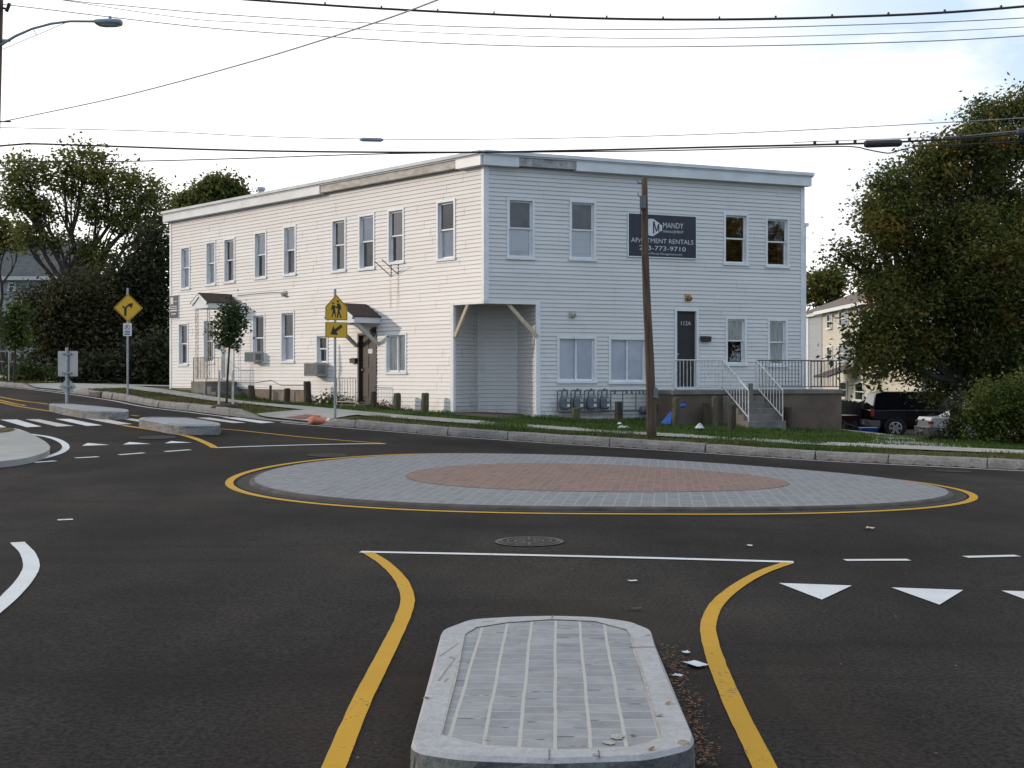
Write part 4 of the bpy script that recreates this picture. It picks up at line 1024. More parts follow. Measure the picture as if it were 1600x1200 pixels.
def L2(pts, o=.0545): m.add([FR.pt(s0 + W_ * a, o, zb_ + H_ * b) for a, b in pts], [tuple(range(len(pts)))])
L2([(.19, .60), (.235, .58), (.235, .80), (.19, .78)]); L2([(.235, .54), (.31, .50), (.31, .90), (.235, .86)]); L2([(.31, .50), (.36, .49), (.455, .60), (.455, .80), (.36, .90), (.31, .90)]); L2([(.46, .61), (.49, .63), (.49, .76), (.46, .78)])
obj('building_emblem', m, 'signwhite', sg)
m = MB()
L2([(.355, .55), (.375, .55), (.375, .84), (.355, .84)], .0565); L2([(.43, .60), (.447, .61), (.447, .78), (.43, .79)], .0565); L2([(.357, .84), (.377, .84), (.412, .62), (.398, .60)], .0567); L2([(.43, .79), (.447, .78), (.412, .60), (.398, .60)], .0569)
obj('emblem_letter', m, 'navy', sg)
s0, s1 = sorted((FL.s(267.5), FL.s(280))); zt_, zb_ = FL.z(273, 462), FL.z(273, 497)
sg = thing('rental_sign', FL.pt((s0 + s1) / 2, .03, zb_), 'small navy rental sign at the far end of the street wall', 'sign')
m = MB(); m.fbox(FL, s0, s1, .024, .06, zb_, zt_); obj('panel', m, 'navy', sg)
m = MB(); m.fbox(FL, s0 - .03, s1 + .03, .02, .045, zb_ - .03, zb_); m.fbox(FL, s0 - .03, s1 + .03, .02, .045, zt_, zt_ + .03); m.fbox(FL, s0 - .03, s0, .02, .045, zb_, zt_); m.fbox(FL, s1, s1 + .03, .02, .045, zb_, zt_); obj('frame', m, 'trim', sg)
m = MB(); hh = zt_ - zb_; ww = s1 - s0
for a, b, c, d in ((.55, .90, .62, .92), (.08, .92, .50, .53), (.08, .92, .42, .45), (.08, .92, .30, .36), (.2, .8, .16, .20), (.1, .45, .72, .75)): m.quad(FL.pt(s0 + ww * a, .064, zb_ + hh * c), FL.pt(s0 + ww * b, .064, zb_ + hh * c), FL.pt(s0 + ww * b, .064, zb_ + hh * d), FL.pt(s0 + ww * a, .064, zb_ + hh * d))
obj('lettering', m, 'lettering', sg)
# mailboxes
for fc, px, py, w, lab in ((FR, 1101, 529, .32, 'black wall mailbox beside the dark side door'), (FL, 555, 563, .28, 'black mailbox left of the brown street door'), (FL, 343, 541, .26, 'black mailbox left of the white door'), (FL, 371, 540.5, .26, 'black mailbox right of the white door')):
    s, z = fc.s(px), fc.z(px, py); mbx = thing('mailbox', fc.pt(s, .02, z - .08), lab, 'mailbox', 'wall mailboxes')
    m = MB(); m.fbox(fc, s - w / 2, s + w / 2, .022, .12, z - .09, z + .05); obj('body', m, 'blacksteel', mbx, bev=.01)
    m = MB(); m.slab([fc.pt(s - w / 2 - .01, .02, z + .055), fc.pt(s + w / 2 + .01, .02, z + .055), fc.pt(s + w / 2 + .01, .14, z + .02), fc.pt(s - w / 2 - .01, .14, z + .02)], (0, 0, .02)); obj('lid', m, 'blacksteel', mbx)
# window air conditioners
def ac(s, z0, w, h, d0, label, gm):
    t = thing('air_conditioner', FL.pt(s, d0 / 2, z0), label, 'air conditioner', 'window air conditioners')
    m = MB(); m.fbox(FL, s - w / 2, s + w / 2, -.04, d0, z0, z0 + h); obj('case', m, 'acbeige', t, bev=.015)
    m = MB(); m.fbox(FL, s - w / 2 + .03, s + w / 2 - .03, d0, d0 + .008, z0 + .03, z0 + h - .03)
    for k in range(9): zz = z0 + .05 + (h - .1) * k / 8; m.fbox(FL, s - w / 2 + .03, s + w / 2 - .03, d0 + .008, d0 + .02, zz - .006, zz + .006)
    obj('grille', m, gm, t)
    m = MB()
    for k in range(7): x0 = .12 + (d0 - .2) * k / 7; m.fbox(FL, s - w / 2 - .006, s - w / 2, x0, x0 + .02, z0 + .07, z0 + h - .07)
    obj('side_louvre', m, 'acgrille', t)
ac(FL.s(405.5), FL.z(405, 566), .56, .36, .42, 'beige air conditioner with blue grille in a tall street window', 'acblue')
ac(FL.s(504), FL.z(504, 588), .62, .44, .50, 'larger grey beige air conditioner under the short street window', 'acgrille')
# gas meters and their pipework
sm0 = [FR.s(p) for p in (877.5, 898, 919, 939.5)]; zt_, zb_ = FR.z(900, 612), FR.z(900, 643)
gpipe = thing('gas_pipes', FR.pt(sm0[1], .2, zb_), 'grey gas pipe manifold along the bottom of the side wall', 'pipes')
m = MB(); e = FR.s(1004); a0 = FR.s(866)
m.tube([FR.pt(a0 + .05, .2, zb_), FR.pt(e, .2, zb_ + .02)], .03, 8); m.tube([FR.pt(FR.s(948), .2, zt_ + .02), FR.pt(e, .2, zt_ + .03)], .022, 8); obj('header_pipe', m, 'metergrey', gpipe)
for px in (866.5, 887.5, 908.5, 929.5, 949.5, 968, 988.5):
    s = FR.s(px); m = MB(); m.tube([FR.pt(s, .2, zb_), FR.pt(s, .2, zt_)], .017, 8); obj('riser_pipe', m, 'metergrey', gpipe)
for px in (866.5, 887.5, 908.5, 929.5):
    s = FR.s(px); m = MB(); m.tube([FR.pt(s, .2, zt_), FR.pt(s + .04, .2, zt_ + .04), FR.pt(s + .15, .2, zt_ + .04), FR.pt(s + .26, .2, zt_ + .05), FR.pt(s + .3, .02, zt_ + .05)], .02, 8); m.tube([FR.pt(s + .2, .2, zt_ + .01), FR.pt(s + .2, .2, zt_ + .09)], .032, 8); obj('elbow_pipe', m, 'metergrey', gpipe)
for px in (956, 974, 982, 994, 1000):
    s = FR.s(px); m = MB(); m.tube([FR.pt(s, .2, zt_ + .05), FR.pt(s, .2, zt_ - .07)], [.028, .036], 8); obj('valve', m, 'metergrey', gpipe)
m = MB(); s = FR.s(1000); m.tube([FR.pt(s, .12, zb_ + .02), FR.pt(s, .3, zb_ + .02)], [.11, .11], 14); m.tube([FR.pt(s, .3, zb_ + .02), FR.pt(s, .36, zb_ + .02)], [.11, .05], 14); obj('regulator', m, 'metergrey', gpipe)
def gas_meter(loc, label):
    t = thing('gas_meter', loc, label, 'gas meter', 'gas meters on the side wall', rotz=math.atan2(FR.u[1], FR.u[0]))
    m = MB()
    def ring(x, w, h): return [(x_, x, z_) for x_, z_ in ((-w, -h * .55), (-w * .7, -h), (w * .7, -h), (w, -h * .55), (w, h * .45), (w * .7, h), (-w * .7, h), (-w, h * .45))]
    m.loft([ring(-.10, .11, .15), ring(-.07, .14, .19), ring(.05, .14, .19), ring(.08, .10, .14)]); obj('body', m, 'metergrey', t, local=True, bev=.01)
    m = MB(); m.box(.02, .10, -.125, -.10, .03, .12); obj('index_box', m, 'meterface', t, local=True)
    m = MB(); m.box(.03, .11, -.118, -.099, -.11, -.03); obj('serial_plate', m, 'signwhite', t, local=True)
    m = MB(); m.tube([(-.08, 0, .18), (-.08, 0, .34)], .022, 8); m.tube([(.08, 0, .18), (.08, 0, .34)], .022, 8); m.tube([(.08, 0, .34), (.11, 0, .36)], .022, 8); obj('connector', m, 'metergrey', t, local=True)
    return t
labs = ['grey gas meter nearest the recessed corner', 'grey gas meter second from the recessed corner', 'grey gas meter third from the recessed corner', 'grey gas meter farthest from the recessed corner']
zc = (zt_ + zb_) / 2 - .03
g0 = gas_meter(FR.pt(sm0[0], .2, zc), labs[0])
for s, lb in zip(sm0[1:], labs[1:]): dup(g0, FR.pt(s, .2, zc), None, lb)

# ------------------------------------------------------------------ timber bollards
BOL = [(481, 596, 634, 12, 'tall dark timber bollard beside the tan foundation'), (393.5, 602, 622, 11, 'short timber bollard nearest the far stoop'), (448, 607, 629, 10, 'timber bollard in front of the tan foundation above the blue cloth'), (422, 602, 612, 4, 'thin stake post against the tan foundation'),
 (584, 612, 638, 10, 'dark bollard in front of the brown door step'), (620, 614, 642, 12, 'round topped mossy bollard under the small street slider window'), (663.5, 614, 643, 12.5, 'round topped mossy bollard nearest the recessed corner on the street wall'),
 (900, 637, 657, 13, 'short pale bollard in front of the gas meters'), (967, 627, 659, 12.5, 'dark bollard in front of the gas pipe valves'), (1027, 630, 668, 11, 'dark bollard standing just right of the bare pole'),
 (1056, 621, 657, 11, 'mossy bollard at the left end of the landing beside the blue tarp'), (1105, 629, 665, 13, 'dark leaning bollard left of the stairs in the grass'), (1117.5, 619, 657, 10, 'mossy bollard close to the landing wall left of the stairs'),
 (1143.5, 631, 676, 13, 'reddish brown bollard nearest the street before the landing'), (1175, 626, 664, 12.5, 'dark bollard at the left foot of the landing stairs'), (1232, 636, 668, 12.5, 'dark bollard at the right foot of the landing stairs')]
for px, yt, yb, w, lab in BOL:
    x, y, z = gp(px, yb, LIFT)
    if px in (481, 448, 393.5, 422):
        y = FL.P[1] + FL.s(px) * FL.u[1] - 1.05; x = (px - 800) / F * y; z = h1(x, y) + LIFT
    if px in (584, 620, 663.5): y = FL.P[1] + FL.s(px) * FL.u[1] - .75; x = (px - 800) / F * y; z = h1(x, y) + LIFT
    if px in (900, 967): y = min(y, FR.P[1] + FR.s(px) * FR.u[1] - 1.0); x = (px - 800) / F * y; z = h1(x, y) + LIFT
    if px in (1056, 1117.5): y = min(y, 34.6); x = (px - 800) / F * y; z = h1(x, y) + LIFT
    ztop = CH - (yt - HZ) / F * y; r = w / 2 / F * y
    m = MB(); n = 10; rings = []
    lean = random.uniform(-.03, .03)
    mossy = 'mossy' in lab or 'pale' in lab
    for t, rr in ((-.15, 1), (.3, 1.03), (.7, .98), (.93, .97), (.98, .86 if mossy else .93), (1.0, .55 if mossy else .8)):
        zz = z + (ztop - z) * t
        rings.append([(x + lean * t + r * rr * math.cos(2 * math.pi * k / n) * random.uniform(.95, 1.05), y + r * rr * math.sin(2 * math.pi * k / n), zz + (random.uniform(-.012, .012) if t > .9 else 0)) for k in range(n)])
    m.loft(rings); tag(obj('wooden_bollard', m, 'postmoss' if mossy else 'postwood', smooth=False), lab, 'bollard', 'timber bollards round the house')

# ------------------------------------------------------------------ poles, signs
bx, by, bz = gp(1018, 683, LIFT)
ztop = CH - (279 - HZ) / F * by; xt = (1006 - 800) / F * by
up = thing('utility_pole', (bx, by, bz), 'bare brown wooden pole stub standing in the grass before the side wall', 'pole')
m = MB(); rr = []
for k in range(13):
    t = k / 12; x = bx + (xt - bx) * t + .02 * math.sin(t * 7); r = .118 - .048 * t
    rr.append([(x + r * math.cos(2 * math.pi * j / 12) * random.uniform(.97, 1.03), by + r * math.sin(2 * math.pi * j / 12), bz - .2 + (ztop - bz + .2) * t) for j in range(12)])
m.loft(rr); obj('shaft', m, 'polewood', up, smooth=True)
def onpole(z, o=0): t = (z - bz) / (ztop - bz); return (bx + (xt - bx) * t + o, by, z)
m = MB(); c = onpole(ztop - .55, -.03); m.box(c[0] - .09, c[0] + .05, by - .16, by - .06, c[2] - .16, c[2] + .14); obj('junction_box', m, 'metergrey', up, bev=.01)
for dz in (.12, .42):
    m = MB(); c = onpole(ztop - dz); m.tube([c, (c[0] - .14, by - .02, c[2] + .01), (c[0] - .15, by - .02, c[2] + .07)], .014, 6); obj('hook', m, 'greyiron', up)
m = MB()
for wob in ([(-.06, .42), (-.05, .6), (-.10, .72), (-.13, .95), (-.135, 1.3), (-.125, 1.55)], [(-.10, .72), (-.06, .78), (-.03, .95)], [(-.09, 1.75), (-.10, 1.95), (-.07, 2.2), (-.03, 2.5)]):
    m.tube([(onpole(ztop - b, a)[0], by - .1, ztop - b) for a, b in wob], .011, 5)
obj('loose_wire', m, 'cable', up)
m = MB(); c = onpole(bz + 1.02, .11); m.tube([(c[0], by - .06, c[2] - .11), (c[0], by - .06, c[2] + .13)], [.07, .055], 10); obj('pole_meter', m, 'metergrey', up)

def frame_at(p, yaw=0.0):
    f = Face((p[0], p[1]), (p[0] + math.cos(yaw), p[1] + math.sin(yaw))); f.n = np.array([math.sin(yaw), -math.cos(yaw)]); return f
def poly_on(fc, pts, o, cx, cz, sx=1.0):
    mb = MB(); mb.add([fc.pt(cx + a * sx, o, cz + b) for a, b in pts], [tuple(range(len(pts)))]); return mb
def plate(fc, pts, o0, o1): mb = MB(); mb.slab([fc.pt(a, o0, b) for a, b in pts], tuple(np.append(fc.n * (o1 - o0), 0))); return mb
def post(parent, p, ztop, r=.03, mat='steel'):
    m = MB(); m.tube([(p[0], p[1], p[2] - .2), (p[0], p[1], ztop)], r, 8); m.tube([(p[0], p[1], ztop), (p[0], p[1], ztop + .015)], [r * 1.1, r * .7], 8); return obj('post', m, mat, parent)
# school crossing assembly
kx = kidx(545); p = KERB[kidx(520)] + KN[kidx(520)] * .7; yv = p[1]; p = ((523.5 - 800) / F * yv, yv); p = (p[0], p[1], h1(*p) + LIFT)
zf = lambda py: CH - (py - HZ) / F * p[1]
sc_ = p[1] / F
sgn = thing('school_crossing_sign', p, 'yellow school crossing sign with two walking figures above an arrow plate', 'road sign')
post(sgn, p, zf(452), .032)
fc = frame_at(p, .06)
def S(pts, cx, cy): return [((a - cx) * sc_, zf(b)) for a, b in pts]
pent = [(508.5, 500), (508.5, 479.5), (525.5, 460), (543, 480), (543, 500.8)]
arrowp = [(508.5, 503.2), (543, 503.8), (543, 528), (508.5, 527.5)]
for nm, pl in (('crossing_plate', pent), ('arrow_plate', arrowp)):
    a = obj(nm, plate(fc, S(pl, 523.5, 0), .036, .040), 'signyellow', sgn)
    q = MB(); w2 = S(pl, 523.5, 0); cxx = np.mean([t[0] for t in w2]); czz = np.mean([t[1] for t in w2])
    ins = [(cxx + (a_ - cxx) * .955, czz + (b_ - czz) * .955) for a_, b_ in w2]; ins2 = [(cxx + (a_ - cxx) * .915, czz + (b_ - czz) * .915) for a_, b_ in w2]
    n = len(ins)
    q.add([fc.pt(a_, .0415, b_) for a_, b_ in ins + ins2], [(i, (i + 1) % n, (i + 1) % n + n, i + n) for i in range(n)]); obj('border', q, 'black', a)
    if nm == 'arrow_plate':
        q = MB(); k = 13.33
        ar = [(485, 1100), (550, 915), (575, 990), (705, 893), (742, 945), (612, 1045), (645, 1115)]
        q.add([fc.pt(x_, .0417, z_) for x_, z_ in S([(480 + a_ / k, 440 + b_ / k) for a_, b_ in ar], 523.5, 0)], [tuple(range(len(ar)))]); obj('arrow', q, 'black', a)
    else:
        k = 13.33
        def circ(cx, cy, r, n=14): return [(cx + r * math.cos(2 * math.pi * i / n), cy + r * math.sin(2 * math.pi * i / n)) for i in range(n)]
        figs = [[circ(543, 452, 22), [(520, 495), (565, 490), (602, 530), (615, 545), (608, 556), (580, 545), (590, 620), (600, 650), (530, 655), (540, 560), (512, 605), (498, 598)], [(530, 650), (560, 650), (525, 745), (508, 745)], [(560, 645), (590, 645), (605, 745), (590, 748)]],
                [circ(643, 410, 26), [(625, 460), (675, 455), (700, 500), (715, 580), (708, 600), (690, 560), (680, 610), (668, 650), (635, 650), (640, 560), (608, 545), (600, 532), (625, 510)], [(632, 645), (660, 645), (645, 755), (618, 755)], [(655, 640), (685, 640), (718, 760), (695, 762)]]]
        q = MB(); oo = .0417
        for fg in figs:
            for pl_ in fg:
                q.add([fc.pt(x_, oo, z_) for x_, z_ in S([(480 + a_ / k, 440 + b_ / k) for a_, b_ in pl_], 523.5, 0)], [tuple(range(len(pl_)))]); oo += .0003
        obj('walking_figures', q, 'black', a)
# curve warning sign on the verge at the left
kk = kidx(205); p = KERB[kk] + KN[kk] * .8; yv = p[1]; p = ((199.5 - 800) / F * yv, yv); p = (p[0], p[1], h1(*p) + LIFT)
zf = lambda py: CH - (py - HZ) / F * p[1]
sc_ = p[1] / F
sgn = thing('turn_warning_sign', p, 'yellow diamond warning sign with branching arrow before the dark trees', 'road sign')
post(sgn, p, zf(451), .034); fc = frame_at(p, .1)
dm = [(178.5, 481), (200.5, 503.5), (223, 481.5), (200.5, 459)]
a = obj('diamond_plate', plate(fc, S(dm, 199.5, 0), .038, .042), 'signyellow', sgn)
ws = S(dm, 199.5, 0); cxx, czz = .03, zf(481); q = MB()
ins = [(cxx + (a_ - cxx) * .95, czz + (b_ - czz) * .95) for a_, b_ in ws]; ins2 = [(cxx + (a_ - cxx) * .9, czz + (b_ - czz) * .9) for a_, b_ in ws]
q.add([fc.pt(a_, .0435, b_) for a_, b_ in ins + ins2], [(i, (i + 1) % 4, (i + 1) % 4 + 4, i + 4) for i in range(4)]); obj('border', q, 'black', a)
q = MB(); oo = .0437
for pl in ([(194.5, 494), (194.5, 483), (196, 481), (198.5, 483), (198, 494)], [(191.2, 479.5), (193, 477.6), (198.5, 482), (196.5, 484)], [(196, 481.5), (198, 477.5), (202, 476.5), (203, 479), (199, 480), (198.3, 484)], [(199.5, 474.8), (208.5, 473.5), (206, 482.2)]):
    q.add([fc.pt(x_, oo, z_) for x_, z_ in S(pl, 199.5, 0)], [tuple(range(len(pl)))]); oo += .0004
obj('arrow', q, 'black', a)
np2 = [(193, 505), (206, 505), (206, 525), (193, 525)]
a = obj('parking_plate', plate(fc, S(np2, 199.5, 0), .038, .042), 'signwhite', sgn)
q = MB(); cx_, cz_ = 0.0, zf(511.5); R = 4.3 * sc_
n = 20
q.add([fc.pt(cx_ + R * f_ * math.cos(2 * math.pi * i / n), .0435, cz_ + R * f_ * math.sin(2 * math.pi * i / n)) for f_ in (1, .8) for i in range(n)], [(i, (i + 1) % n, (i + 1) % n + n, i + n) for i in range(n)])
q.add([fc.pt(cx_ + R * a_, .044, cz_ + R * b_) for a_, b_ in ((-.7, .58), (-.58, .7), (.7, -.58), (.58, -.7))], [(0, 1, 2, 3)]); obj('prohibition_ring', q, 'signred', a)
obj('lettering', text_mb(fc, -.055, .0438, cz_ - .055, 'P', .16), 'black', a)
q = MB()
for y0, y1, w in ((517.2, 518.4, 4.6), (519.2, 520.0, 3.8), (521.4, 523, 4.4)): q.add([fc.pt(a_ * sc_, .0436, zf(b_)) for a_, b_ in ((-w, y1), (w, y1), (w, y0), (-w, y0))], [(0, 1, 2, 3)])
obj('lettering', q, 'black', a)
# sign seen from behind on the far island
p = gp(104.5, 629.5, .2); zf = lambda py: CH - (py - HZ) / F * p[1]
sc_ = p[1] / F
sgn = thing('sign_from_behind', p, 'bare aluminium backs of a square and a diamond sign on the far island', 'road sign')
post(sgn, (p[0], p[1], p[2]), zf(544), .045, 'steel'); fc = frame_at((p[0], p[1] + .055), .03); fc.n = -fc.n
obj('square_plate', plate(fc, S([(90, 548.5), (121, 548.5), (121, 588), (90, 588)], 105, 0), .0, .004), 'signback', sgn)
obj('diamond_plate', plate(fc, S([(91.5, 604.5), (105, 590), (119, 604.5), (105, 619)], 105, 0), .0, .004), 'signback', sgn)
for z_ in (zf(553), zf(583), zf(604)):
    q = MB(); q.box(p[0] - .12, p[0] + .12, p[1] - .055, p[1] + .06, z_ - .025, z_ + .025); obj('bracket', q, 'steel', sgn)

# utility pole at the left frame edge with street lamp
PD = 30.0
def wpx(px, py, D=PD): return at(px, py, D)
lpole = thing('utility_pole', (wpx(-23, 690)[0], PD, h1(-12.3, PD) + .1), 'dark leaning utility pole carrying the street lamp', 'pole')
m = MB(); a, b = wpx(-23, 690), wpx(0, -130); m.tube([(a[0] + (b[0] - a[0]) * t, PD, h1(-12.3, PD) - .3 + (b[2] - h1(-12.3, PD) + .3) * t) for t in np.linspace(0, 1, 8)], [.17 - .05 * t for t in np.linspace(0, 1, 8)], 12); obj('shaft', m, 'polewood', lpole, smooth=True)
m = MB(); c = wpx(1, 12); m.tube([c, (c[0] + .2, PD - .05, c[2] - .05), (c[0] + .2, PD - .05, c[2] + .08)], .03, 6); obj('insulator_hook', m, 'cable', lpole); m = MB(); c = wpx(2, 5); m.tube([(c[0] + .12, PD, c[2] - .2), (c[0] + .2, PD, c[2])], .04, 6); obj('insulator_hook', m, 'cable', lpole); m = MB(); c = wpx(-3, 190); m.tube([c, (c[0] + .3, PD, c[2])], .02, 6); obj('insulator_hook', m, 'cable', lpole)
lamp = thing('street_lamp', wpx(4, 66), 'grey cobra head street lamp on a curved arm against the white sky', 'street lamp')
m = MB(); m.tube([wpx(*q_, PD - .05) for q_ in ((-2, 72), (8, 66), (25, 56), (50, 45), (80, 37), (110, 33.2), (152, 33.5))], [.04, .036, .033, .03, .03, .028, .028], 8); m.beam(wpx(-3, 63), wpx(16, 63.5), .06, .05); obj('arm', m, 'lampgrey', lamp, smooth=True)
m = MB(); m.tube([wpx(4, 77), wpx(57, 55), wpx(104, 35)], .008, 5); m.tube([wpx(52, 45), wpx(57, 55)], .009, 5); obj('tie_rod', m, 'lampgrey', lamp)
m = MB(); rings = []
for px, cy, rz, ry in ((149, 34.5, 3, .06), (152, 35.5, 4.5, .10), (158, 36.5, 6, .15), (170, 36.5, 6.2, .17), (184, 36.4, 6, .16), (190, 36.4, 5, .12), (192, 36.4, 3.4, .06)):
    c = wpx(px, cy); r_ = rz / F * PD; rings.append([(c[0], c[1] - .05 + ry * math.cos(t), c[2] + r_ * math.sin(t)) for t in np.linspace(0, 2 * math.pi, 14, endpoint=False)])
m.loft(rings); hd = obj('lamp_head', m, 'lampgrey', lamp, smooth=True)
m = MB(); rings = []
for px, ry, rz in ((156, .08, 2), (165, .13, 3.4), (182, .12, 3.2), (189, .06, 1.6)):
    c = wpx(px, 40.5); r_ = rz / F * PD; rings.append([(c[0], c[1] - .05 + ry * math.cos(t), c[2] + r_ * math.sin(t) * .8) for t in np.linspace(0, 2 * math.pi, 12, endpoint=False)])
m.loft(rings); obj('lens', m, 'lens', hd, smooth=True)
m = MB(); c = wpx(173, 31); m.tube([(c[0], c[1] - .05, c[2] - .03), (c[0], c[1] - .05, c[2] + .07)], .035, 8); obj('photocell', m, 'lampgrey', hd)

# ------------------------------------------------------------------ overhead wires
def wire(name, pts, D0, D1, r, mat, label, cat='wire', extra=None):
    x0, x1 = pts[0][0], pts[-1][0]
    cp = catmull(pts, 25); P3 = []
    for a, b in cp:
        D = D0 + (D1 - D0) * (a - x0) / (x1 - x0); P3.append(at(a, b, D))
    mid = P3[len(P3) // 2]; t = thing(name, mid, label, cat, 'overhead wires')
    m = MB(); m.tube(P3, r, 6); obj('strand', m, mat, t, smooth=True)
    f = lambda a, b: at(a, b, D0 + (D1 - D0) * (a - x0) / (x1 - x0))
    if extra: extra(t, f)
    return t
def ticks(lst, dy, sz):
    def g(t, f):
        for a, b in lst:
            c = f(a, b + dy); m = MB(); m.box(c[0] - sz, c[0] + sz, c[1] - .03, c[1] + .03, c[2] - .03, c[2] + .045); obj('lashing_clip', m, 'cable', t)
    return g
def yat(pts, x):
    cp = catmull(pts, 10); return float(np.interp(x, cp[:, 0], cp[:, 1]))
w1 = [(-500, -110), (0, -33), (395, 0), (700, 19), (1000, 30), (1300, 27), (1600, 10), (2100, -45)]
wire('overhead_cable', w1, 30, 25, .026, 'cable', 'thick black spacer cable at the top of the picture', 'wire', ticks([(x, yat(w1, x)) for x in range(420, 1600, 88)], -1.0, .016))
w2 = [(-3, 6), (50, 12), (300, 41), (480, 55), (700, 68), (900, 73), (1150, 72), (1400, 66), (1600, 56), (2100, 20)]
def splice(x, w, r):
    return lambda t, f: None
wire('overhead_wire', w2, 30, 25, .011, 'wiregrey', 'thin grey wire running from the left pole, lowest of the upper bunch')
w3 = [(-500, -95), (50, -8), (195, 9), (400, 26), (700, 41), (1000, 46), (1300, 40), (1600, 28), (2100, -6)]
wire('overhead_wire', w3, 30, 25, .010, 'wiregrey', 'thin wire just below the thick top cable')
w3b = [(-500, -120), (200, -6), (400, 14), (700, 30), (1000, 38), (1300, 33), (1600, 20), (2100, -14)]
wire('overhead_wire', [(a, b + 22) for a, b in w3b], 30.5, 25.5, .008, 'wiregrey', 'faint thin wire between the thick top cable and the lowest upper wire')
wire('overhead_wire', [(-3, 191), (18, 187), (200, 148), (400, 94), (560, 44), (683, 0), (900, -90)], 30, 14, .013, 'wiregrey', 'diagonal wire rising from the left pole to the top edge')
w5 = [(-500, 265), (0, 228), (40, 225), (100, 226), (400, 235.5), (700, 238), (900, 235), (1150, 229), (1300, 225.5), (1420, 221), (1600, 208), (2100, 160)]
def closure(t, f):
    m = MB(); pts = [f(1350, 225), f(1354, 225), f(1358, 225), f(1402, 223.5), f(1405, 223.3), f(1409, 223)]; m.tube(pts, [.05, .075, .075, .075, .075, .05], 10); obj('splice_closure', m, 'cable', t)
    m = MB(); m.tube([f(1240, 222.5), f(1500, 213), f(1600, 203.5)], .008, 5); obj('support_strand', m, 'wiregrey', t)
    for x in (1273, 1308, 1336, 1421, 1457, 1500):
        c = f(x, yat(w5, x) - 2); m = MB(); m.box(c[0] - .025, c[0] + .025, c[1] - .03, c[1] + .03, c[2] - .04, c[2] + .05); obj('lashing_clip', m, 'cable', t)
    c0, c1 = f(1590, 209), f(1640, 205); m = MB(); m.tube([c0, c1], .1, 10); obj('splice_closure', m, 'cable', t)
wire('overhead_cable', w5, 30, 24, .021, 'cable', 'thick black cable crossing before the house roof with a splice closure', 'wire', closure)
w6 = [(-500, 262), (0, 253), (200, 252), (380, 247.5), (620, 240), (1000, 236), (1250, 230), (1330, 229), (1352, 233), (1380, 238.5), (1395, 238.5), (1425, 230), (1480, 226.5), (1600, 221), (2100, 190)]
wire('overhead_cable', w6, 30.2, 24.2, .013, 'cable', 'thin black cable just below the thick cable with a sagging loop')
w7 = [(-500, 190), (170, 203), (400, 213), (600, 217.5), (800, 217), (1000, 213), (1150, 208), (1300, 201), (1500, 190), (1600, 184), (2100, 150)]
def sp7(t, f):
    m = MB(); m.tube([f(562, 218), f(566, 218), f(595, 218.6), (f(599, 218.6))], [.02, .045, .045, .02], 8); obj('splice_sleeve', m, 'lampgrey', t)
wire('overhead_wire', w7, 30.5, 24.5, .009, 'wiregrey', 'thin wire above the thick cable with a dark splice sleeve', 'wire', sp7)

# ------------------------------------------------------------------ small street things
# collapsed traffic drum by the kerb
p = gp(512, 664.5); drum = thing('traffic_drum', p, 'collapsed faded orange traffic drum lying against the kerb', 'traffic drum')
m = MB(); rings = []
ax = np.array([.93, -.30, 0]); ay = np.array([.3, .93, 0])
secs = [(-.44, .04, .18), (-.36, .13, .22), (-.28, .17, .24), (-.24, .14, .20), (-.05, .15, .19), (.12, .14, .16), (.28, .13, .13), (.42, .11, .09), (.47, .06, .05)]
def drum_ring(t, w, h):
    out = []
    for a in np.linspace(0, 2 * math.pi, 16, endpoint=False):
        wob = 1 + .10 * math.sin(3 * a + t * 9) + .07 * math.sin(5 * a - t * 23)
        q = np.array(p) + ax * t * 1.18 + ay * (w * math.cos(a) * wob) + np.array([0, 0, max(0.005, h * .5 + h * .5 * math.sin(a) * wob)]); out.append(tuple(q))
    return out
m.loft([drum_ring(*s) for s in secs]); obj('body', m, 'orange', drum, smooth=True)
def interp_sec(t):
    ts = [s[0] for s in secs]; return (t, float(np.interp(t, ts, [s[1] for s in secs])) + .006, float(np.interp(t, ts, [s[2] for s in secs])) + .008)
for t0, t1 in ((.02, .09), (.19, .26)):
    m = MB(); m.loft([drum_ring(*interp_sec(t)) for t in np.linspace(t0, t1, 4)], cap=False); obj('white_band', m, 'reflwhite', drum, smooth=True)
